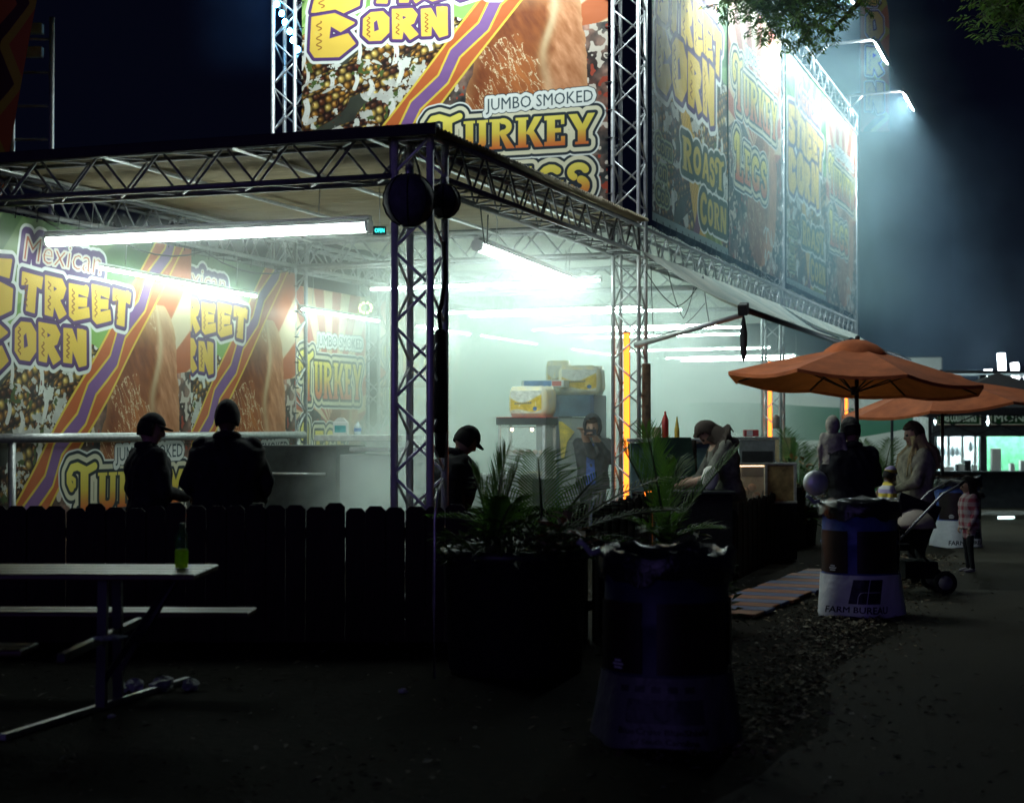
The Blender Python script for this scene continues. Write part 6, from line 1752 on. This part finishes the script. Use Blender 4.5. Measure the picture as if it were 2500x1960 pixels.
    # hair, cap, hood
    def shell(name, m, sc, keep, thick=.012, jag=.0, ctr=(0, 0, 0), seed=1):
        r = random.Random(seed); q = MB(); q.ball((0, 0, 0), 1.0, 26, 18)
        vs = [Vector(v) for v in q.v]; ok = [keep(v) for v in vs]
        fs = [f for f in q.f if all(ok[i] for i in f)]
        vs2 = [hp(ctr[0] + v.x * sc[0] * (1 + r.uniform(-jag, jag)), ctr[1] + v.y * sc[1] * (1 + r.uniform(-jag, jag)), ctr[2] + v.z * sc[2] * (1 + r.uniform(-jag, jag))) for v in vs]
        m2 = MB(); m2.add(vs2, fs, True); ob = m2.build(name, m, o); so = ob.modifiers.new('t', 'SOLIDIFY'); so.thickness = thick * H; so.offset = .0
        return ob
    if hair: shell('hair', hair, (1.10, 1.10, 1.10), lambda v: v.z > .42 or (v.y < .28 and v.z > -.55) or (abs(v.x) > .80 and v.z > -.3 and v.y < .4), .012, .025, (0, -.05, .02), 3)
    if long_hair:
        shell('hair', long_hair[0], (1.14, 1.14, 1.12), lambda v: v.z > .46 or (v.y < .30 and v.z > -.75) or (abs(v.x) > .78 and v.y < .45 and v.z > -.8), .014, .03, (0, -.06, .03), 4)
        q = MB(); r = random.Random(3); L_ = long_hair[1]
        for i in range(54):
            a = R(-38 + 256 * i / 53) if long_hair[2] else R(-10 + 200 * i / 53)
            x, y = math.cos(a) * 1.06, -math.sin(a) * 1.0 - .06
            p0 = hp(x, y, -.05); p1 = hp(x * 1.12, y * 1.06, -1.0) ; e = r.uniform(.8, 1.1); fwd = -fw * .02 * H if y < .2 else fw * .03 * H
            p2 = p1 + (Vector((0, 0, -1)) * .5 + fwd.normalized() * .18) * L_ * .5 * e * H + (Rh @ Vector((x, y, 0))).normalized() * .050 * H; p3 = p2 + (Rh @ Vector((x, y, 0))).normalized() * .022 * H + Vector((r.uniform(-.03, .03) * H, r.uniform(-.01, .03) * H, -L_ * .5 * e * H))
            q.tube([p0, p1, p2, p3], [.012 * H, .014 * H, .011 * H, .003 * H], 5)
        q.build('hair_strands', long_hair[3] if len(long_hair) > 3 else long_hair[0], o)
    if cap:
        shell('cap_crown', cap, (1.14, 1.12, 1.08), lambda v: v.z > .22, .010, .0, (0, -.03, .06))
        q = MB(); nb = 12; vs = []; cy_, sy_ = math.cos(cap_yaw), math.sin(cap_yaw)
        for t in range(nb + 1):
            a = R(-62 + 124 * t / nb)
            for rr_, zz in ((1.02, .28), (1.5 + .28 * math.cos(a), .18)):
                x, y = math.sin(a) * (1.05 if rr_ < 1.1 else 1.12), math.cos(a) * rr_; vs.append(hp(x * cy_ - y * sy_, x * sy_ + y * cy_, zz))
        q.add(vs, [(2 * i, 2 * i + 1, 2 * i + 3, 2 * i + 2) for i in range(nb)], True); ob = q.build('cap_brim', cap, o); so = ob.modifiers.new('t', 'SOLIDIFY'); so.thickness = .006 * H
    if hood == 'up': shell('hood', top, (1.36, 1.30, 1.28), lambda v: v.y < .52 or v.z > .75, .016, .035, (0, -.08, .04))
    if hood == 'down':
        q = MB(); pts = []
        for i in range(13):
            a = PI * i / 12; pts.append(ne + lat * (.062 * H * math.cos(a)) - fw * (.075 * H * math.sin(a)) + up * (.012 - .03 * math.sin(a)) * H)
        q.tube(pts, [.016 * H + .018 * H * math.sin(PI * i / 12) for i in range(13)], 9); q.build('hood', top, o)
    if coat:
        q = MB(); pts = [ne + lat * (.048 * H * math.cos(2 * PI * i / 16)) + fw * (.046 * H * math.sin(2 * PI * i / 16)) + up * (.006 - .014 * math.sin(2 * PI * i / 16)) * H for i in range(17)]
        q.tube(pts, .017 * H, 7); q.build('collar', top, o)
        q = MB(); pts = [hem + lat * (.096 * H * B * k * math.cos(2 * PI * i / 24)) + fw * (.0695 * H * B * k * math.sin(2 * PI * i / 24)) for i in range(25)]; q.tube(pts, .009 * H, 6); q.build('jacket_hem', top, o)
    o['_'] = 0; del o['_']
    return o, j, hp

BACK, FRONT, RIGHTW, LEFTW = YAW, YAW + PI, YAW - PI / 2, YAW + PI / 2
blk = cloth('black_jacket', (.012, .013, .016)); jean = cloth('dark_trousers', (.015, .016, .02)); hair_b = mat('black_hair', (.010, .008, .007), .8, 0, .2, 30, .5, aniso=(8, 8, 1)); hair_br = mat('brown_hair', (.040, .022, .012), .7, 0, .3, 30, .5, aniso=(8, 8, 1)); blond = mat('blond_hair', (.48, .36, .17), .6, 0, .35, 26, .5, aniso=(8, 8, 1)); capm = cloth('black_cap', (.012, .012, .013))
def H_(u): return u
person('man in a black cap and jacket in profile behind the fence', U(316, 12.7), YAW - R(52), 1.64, blk, jean, cap=capm, hair=hair_b, head_yaw=R(-34), bulk=1.12, pose=dict(elR=(.15, .02, .63), wrR=(.08, .16, .60)))
person('broad man in a black coat with his back turned behind the fence', U(484, 12.3), YAW + R(8), 1.74, blk, jean, skin=M_skin2, hair=hair_b, bulk=1.30, pose=dict(elL=(-.175, .0, .635), elR=(.175, .0, .635), wrL=(-.12, .12, .56), wrR=(.14, .10, .53)))
person('dark hunched person in a cap beside the corner post', U(946, 13.0), YAW - R(66), 1.58, blk, jean, cap=capm, hair=hair_b, lean=R(14), bulk=1.36, pose=None, head_lean=R(8))
# person holding up a phone in the smoke
o_, j_, hp_ = person('hazy person in a blue shirt and open coat holding up a phone', U(1262, 19.6), FRONT + R(-12), 1.66, cloth('grey_coat', (.05, .055, .06)), jean, hair=hair_br, hood='up', pose=dict(elR=(-.02, .14, .72), wrR=(.03, .20, .86), elL=(-.15, .08, .68), wrL=(-.05, .20, .84)), bulk=1.05)
q = MB(); q.box((-.02 * 1.66, .245 * 1.66, .885 * 1.66), (.15, .012, .075)); ph = q.build('phone', M_dark); ph.location = o_.location; ph.rotation_euler = o_.rotation_euler; tag(ph, 'dark phone held sideways before the hazy person\'s face', 'phone')
q = MB(); H = 1.66; q.prism([(-.035 * H, .50 * H), (.035 * H, .50 * H), (.03 * H, .80 * H), (-.02 * H, .80 * H)], .076 * H, .096 * H); q.build('shirt_front', cloth('blue_shirt', (.06, .14, .50)), o_)
# girl at the serving side
o_, j_, hp_ = person('girl in a grey hooded jacket bending over the serving table', U(1552, 16.0), LEFTW + R(6), 1.68, cloth('olive_grey_jacket', (.15, .15, .12)), jean, long_hair=(hair_br, .10, True), hood='down', lean=R(10), head_lean=R(36), pose=dict(elL=(-.13, .17, .60), wrL=(-.07, .29, .575), elR=(.13, .15, .60), wrR=(.06, .27, .575)), bulk=1.02)
person('hazy worker facing the girl across the serving table', U(1484, 17.6), RIGHTW + R(-14), 1.56, cloth('faded_blue_apron', (.12, .14, .19)), jean, hair=hair_br, head_lean=R(18), pose=dict(elL=(-.15, .12, .64), wrL=(-.06, .24, .60), elR=(.15, .12, .64), wrR=(.06, .24, .60)))
# man carrying a child
o_, j_, hp_ = person('man in a dark jacket and backward cap carrying a child on his left arm', U(1812, 14.7), BACK + R(6), 1.62, blk, jean, cap=cloth('grey_cap', (.06, .058, .055)), cap_yaw=PI, hair=hair_b, bulk=1.22, pose=dict(elL=(-.17, .03, .65), wrL=(-.13, .15, .60), elR=(.16, .04, .64), wrR=(.06, .15, .56)))
gh = cloth('light_grey_hoodie', (.38, .35, .29))
o2, j2, hp2 = person('small child in a pale grey hood held on the man\'s shoulder', U(1772, 14.66, .83), BACK + R(-14), .78, gh, cloth('pale_trousers', (.34, .27, .22)), hood='up', hair=hair_br, hs=1.25, lean=R(4), vox=.010, pose=dict(anL=(-.10, .06, .14), toL=(-.12, .13, .12), knL=(-.09, .09, .32), anR=(.06, .06, .16), toR=(.06, .13, .14), knR=(.07, .10, .34)), shoe=M_white)
t = thing('foil_balloon', 'silver foil balloon hanging by the man in the cap', 'balloon', U(1736, 14.4, 1.55 - 122 * 14.4 / 3400), YAW)
q = MB(); n = 20
q.ball((0, 0, 0), (.115, .06, .115), 22, 12); q.v = [(x, y + .004 * math.sin(60 * math.atan2(z, x)) * (1 if abs(y) < .04 else .2), z) for x, y, z in q.v]; q.build('foil', mat('silver_foil', (.62, .64, .64), .42, .6, .06, 8, .15), t)
q = MB(); q.tube([(0, 0, -.115), (.01, 0, -.14), (.04, .02, -.3)], .004, 5); q.build('tail', M_white, t)
# woman with the stroller, little girl
cg = cloth('grey_cardigan', (.34, .32, .24)); 
o_, j_, hp_ = person('woman with long blond hair in a grey cardigan pushing a stroller', U(1950, 15.9), LEFTW + R(10), 1.58, cg, jean, long_hair=(hair_br, .24, True, blond), hair=None, bulk=1.18, pose=dict(elL=(-.15, .07, .63), wrL=(-.09, .19, .575), elR=(.15, .07, .63), wrR=(.09, .19, .575)))
def plaid():
    m = cloth('pink_plaid', (.5, .3, .32)); nt = m.node_tree; b = nt.nodes['Principled BSDF']; tc = nt.nodes.new('ShaderNodeTexCoord'); sp = nt.nodes.new('ShaderNodeSeparateXYZ'); nt.links.new(tc.outputs['Object'], sp.inputs[0])
    fs = []
    for ax, ph in ((0, 0), (2, .6), (1, .3)):
        a = nt.nodes.new('ShaderNodeMath'); a.operation = 'MULTIPLY_ADD'; a.inputs[1].default_value = 75; a.inputs[2].default_value = ph; nt.links.new(sp.outputs[ax], a.inputs[0])
        s_ = nt.nodes.new('ShaderNodeMath'); s_.operation = 'SINE'; nt.links.new(a.outputs[0], s_.inputs[0]); g_ = nt.nodes.new('ShaderNodeMath'); g_.operation = 'GREATER_THAN'; g_.inputs[1].default_value = .1; nt.links.new(s_.outputs[0], g_.inputs[0]); fs.append(g_.outputs[0])
    ad = nt.nodes.new('ShaderNodeMath'); ad.operation = 'ADD'; nt.links.new(fs[0], ad.inputs[0]); nt.links.new(fs[1], ad.inputs[1]); dv = nt.nodes.new('ShaderNodeMath'); dv.operation = 'MULTIPLY'; dv.inputs[1].default_value = .5; nt.links.new(ad.outputs[0], dv.inputs[0])
    cr = nt.nodes.new('ShaderNodeValToRGB'); cr.color_ramp.elements[0].color = (.50, .44, .44, 1); cr.color_ramp.elements[1].color = (.32, .06, .09, 1); nt.links.new(dv.outputs[0], cr.inputs[0]); nt.links.new(cr.outputs[0], b.inputs['Base Color']); return m
person('little girl in a pink plaid jacket standing alone at the right', U(2062, 16.9), LEFTW + R(4), .99, plaid(), jean, hair=hair_b, long_hair=(hair_b, .10, False), hs=1.22, bulk=1.16, vox=.010, shoe=mat('pale_shoes', (.34, .32, .36), .6))
# stroller
st = thing('stroller', 'dark folding stroller with a cream sunshade and a child inside', 'stroller', U(1900, 14.9), LEFTW)
# local +Y is forward (to the left in the picture)
for s in (-1, 1):
    x = s * .24
    q = MB(); q.tube([(x, -.55, 1.0), (x, -.40, .92), (x, .05, .45), (x, .42, .13)], .013, 7); q.build('side_tube', M_steel, st)
    q = MB(); q.tube([(x, -.42, .12), (x, -.05, .55), (x, .12, .78)], .012, 7); q.build('rear_tube', M_dark, st)
    for y, r in ((-.42, .11), (.42, .09)):
        q = MB(); q.lathe([(r * .55, -.012), (r * .95, -.018), (r, 0), (r * .95, .018), (r * .55, .012)], n=20); q.v = [(x + z * 1.0, y + a, r + b_) for a, b_, z in q.v]; wh = q.build('wheel', M_rubber, st)
        q = MB(); q.lathe([(.0, -.012), (r * .6, -.010), (r * .6, .010), (.0, .012)], n=12); q.v = [(x + z * 1.6, y + a, r + b_) for a, b_, z in q.v]; q.build('rim', mat('wheel_grey', (.3, .3, .32), .4), wh)
q = MB(); q.tube([(-.24, -.55, 1.0), (-.2, -.60, 1.03), (.2, -.60, 1.03), (.24, -.55, 1.0)], .016, 8); q.build('handle_bar', M_rubber, st)
q = MB(); q.prism([(-.20, .40), (.20, .40), (.20, .46), (-.20, .46)], -.12, .28); q.build('seat', M_cloth_black, st)
q = MB(); q.bar((0, -.10, .44), (0, -.26, .86), .40, .05, up=(1, 0, 0)); q.build('backrest', M_cloth_black, st)
q = MB(); q.ball((0, -.20, .58), (.22, .20, .20), 16, 10); q.v = [(x, y, max(z, .60)) for x, y, z in q.v]; q.build('sunshade', mat('cream_shade', (.52, .44, .36), .8, 0, .06), st)
q = MB(); q.tube([(.22, -.36 + .40 * k / 10, .58 + .04 * math.sin(k)) for k in range(11)], .01, 6); q.build('shade_trim', M_rubber, st)
q = MB(); q.box((0, -.22, .22), (.36, .3, .16)); q.build('basket', M_cloth_black, st)
q = MB(); q.box((.245, .22, .34), (.02, .08, .12)); q.build('lime_pouch', mat('lime_cloth', (.20, .42, .10), .8), st)
q = MB(); q.prism([(-.14, .70), (.14, .70), (.10, .92), (-.02, .96)], .34, .36); q.build('tan_card', mat('tan_card', (.34, .27, .14), .8), st)
def stripes():
    m = cloth('striped_knit', (.5, .5, .5)); nt = m.node_tree; b = nt.nodes['Principled BSDF']; tc = nt.nodes.new('ShaderNodeTexCoord'); sp = nt.nodes.new('ShaderNodeSeparateXYZ'); nt.links.new(tc.outputs['Object'], sp.inputs[0])
    a = nt.nodes.new('ShaderNodeMath'); a.operation = 'MULTIPLY'; a.inputs[1].default_value = 9.0; nt.links.new(sp.outputs[2], a.inputs[0]); f = nt.nodes.new('ShaderNodeMath'); f.operation = 'FRACT'; nt.links.new(a.outputs[0], f.inputs[0])
    cr = nt.nodes.new('ShaderNodeValToRGB'); cr.color_ramp.interpolation = 'CONSTANT'; e = cr.color_ramp.elements; e[0].color = (.55, .54, .58, 1); e[1].position = .33; e[1].color = (.62, .47, .06, 1); n_ = e.new(.66); n_.color = (.36, .30, .52, 1)
    nt.links.new(f.outputs[0], cr.inputs[0]); nt.links.new(cr.outputs[0], b.inputs['Base Color']); return m
kn = stripes()
o_, j_, hp_ = person('toddler in a striped knit hat and jumper sitting in the stroller', U(1888, 15.2, .28), RIGHTW + R(10), .86, kn, jean, skin=M_skin2, hair=hair_b, hs=1.2, sit=True, vox=.010, coat=False, bulk=1.2, head_lean=R(10))
q = MB(); q.ball((0, 0, 0), 1.0, 20, 12); fs = [f for f in q.f if all(q.v[i][2] > .12 for i in f)]; vs = [hp_(v[0] * 1.2, v[1] * 1.16 - .12, v[2] * 1.3 + .06) for v in q.v]; m2 = MB(); m2.add(vs, fs, True); ob = m2.build('knit_hat', kn, o_); so = ob.modifiers.new('t', 'SOLIDIFY'); so.thickness = .012
person('worker in pale green behind the window of the far snack stand', C(7.86 + 2.36 * 1.0, 30.75, -.42), FRONT, 1.66, cloth('mint_shirt', (.35, .52, .45)), jean, hair=hair_br, coat=False, vox=.02, hide_legs=False)
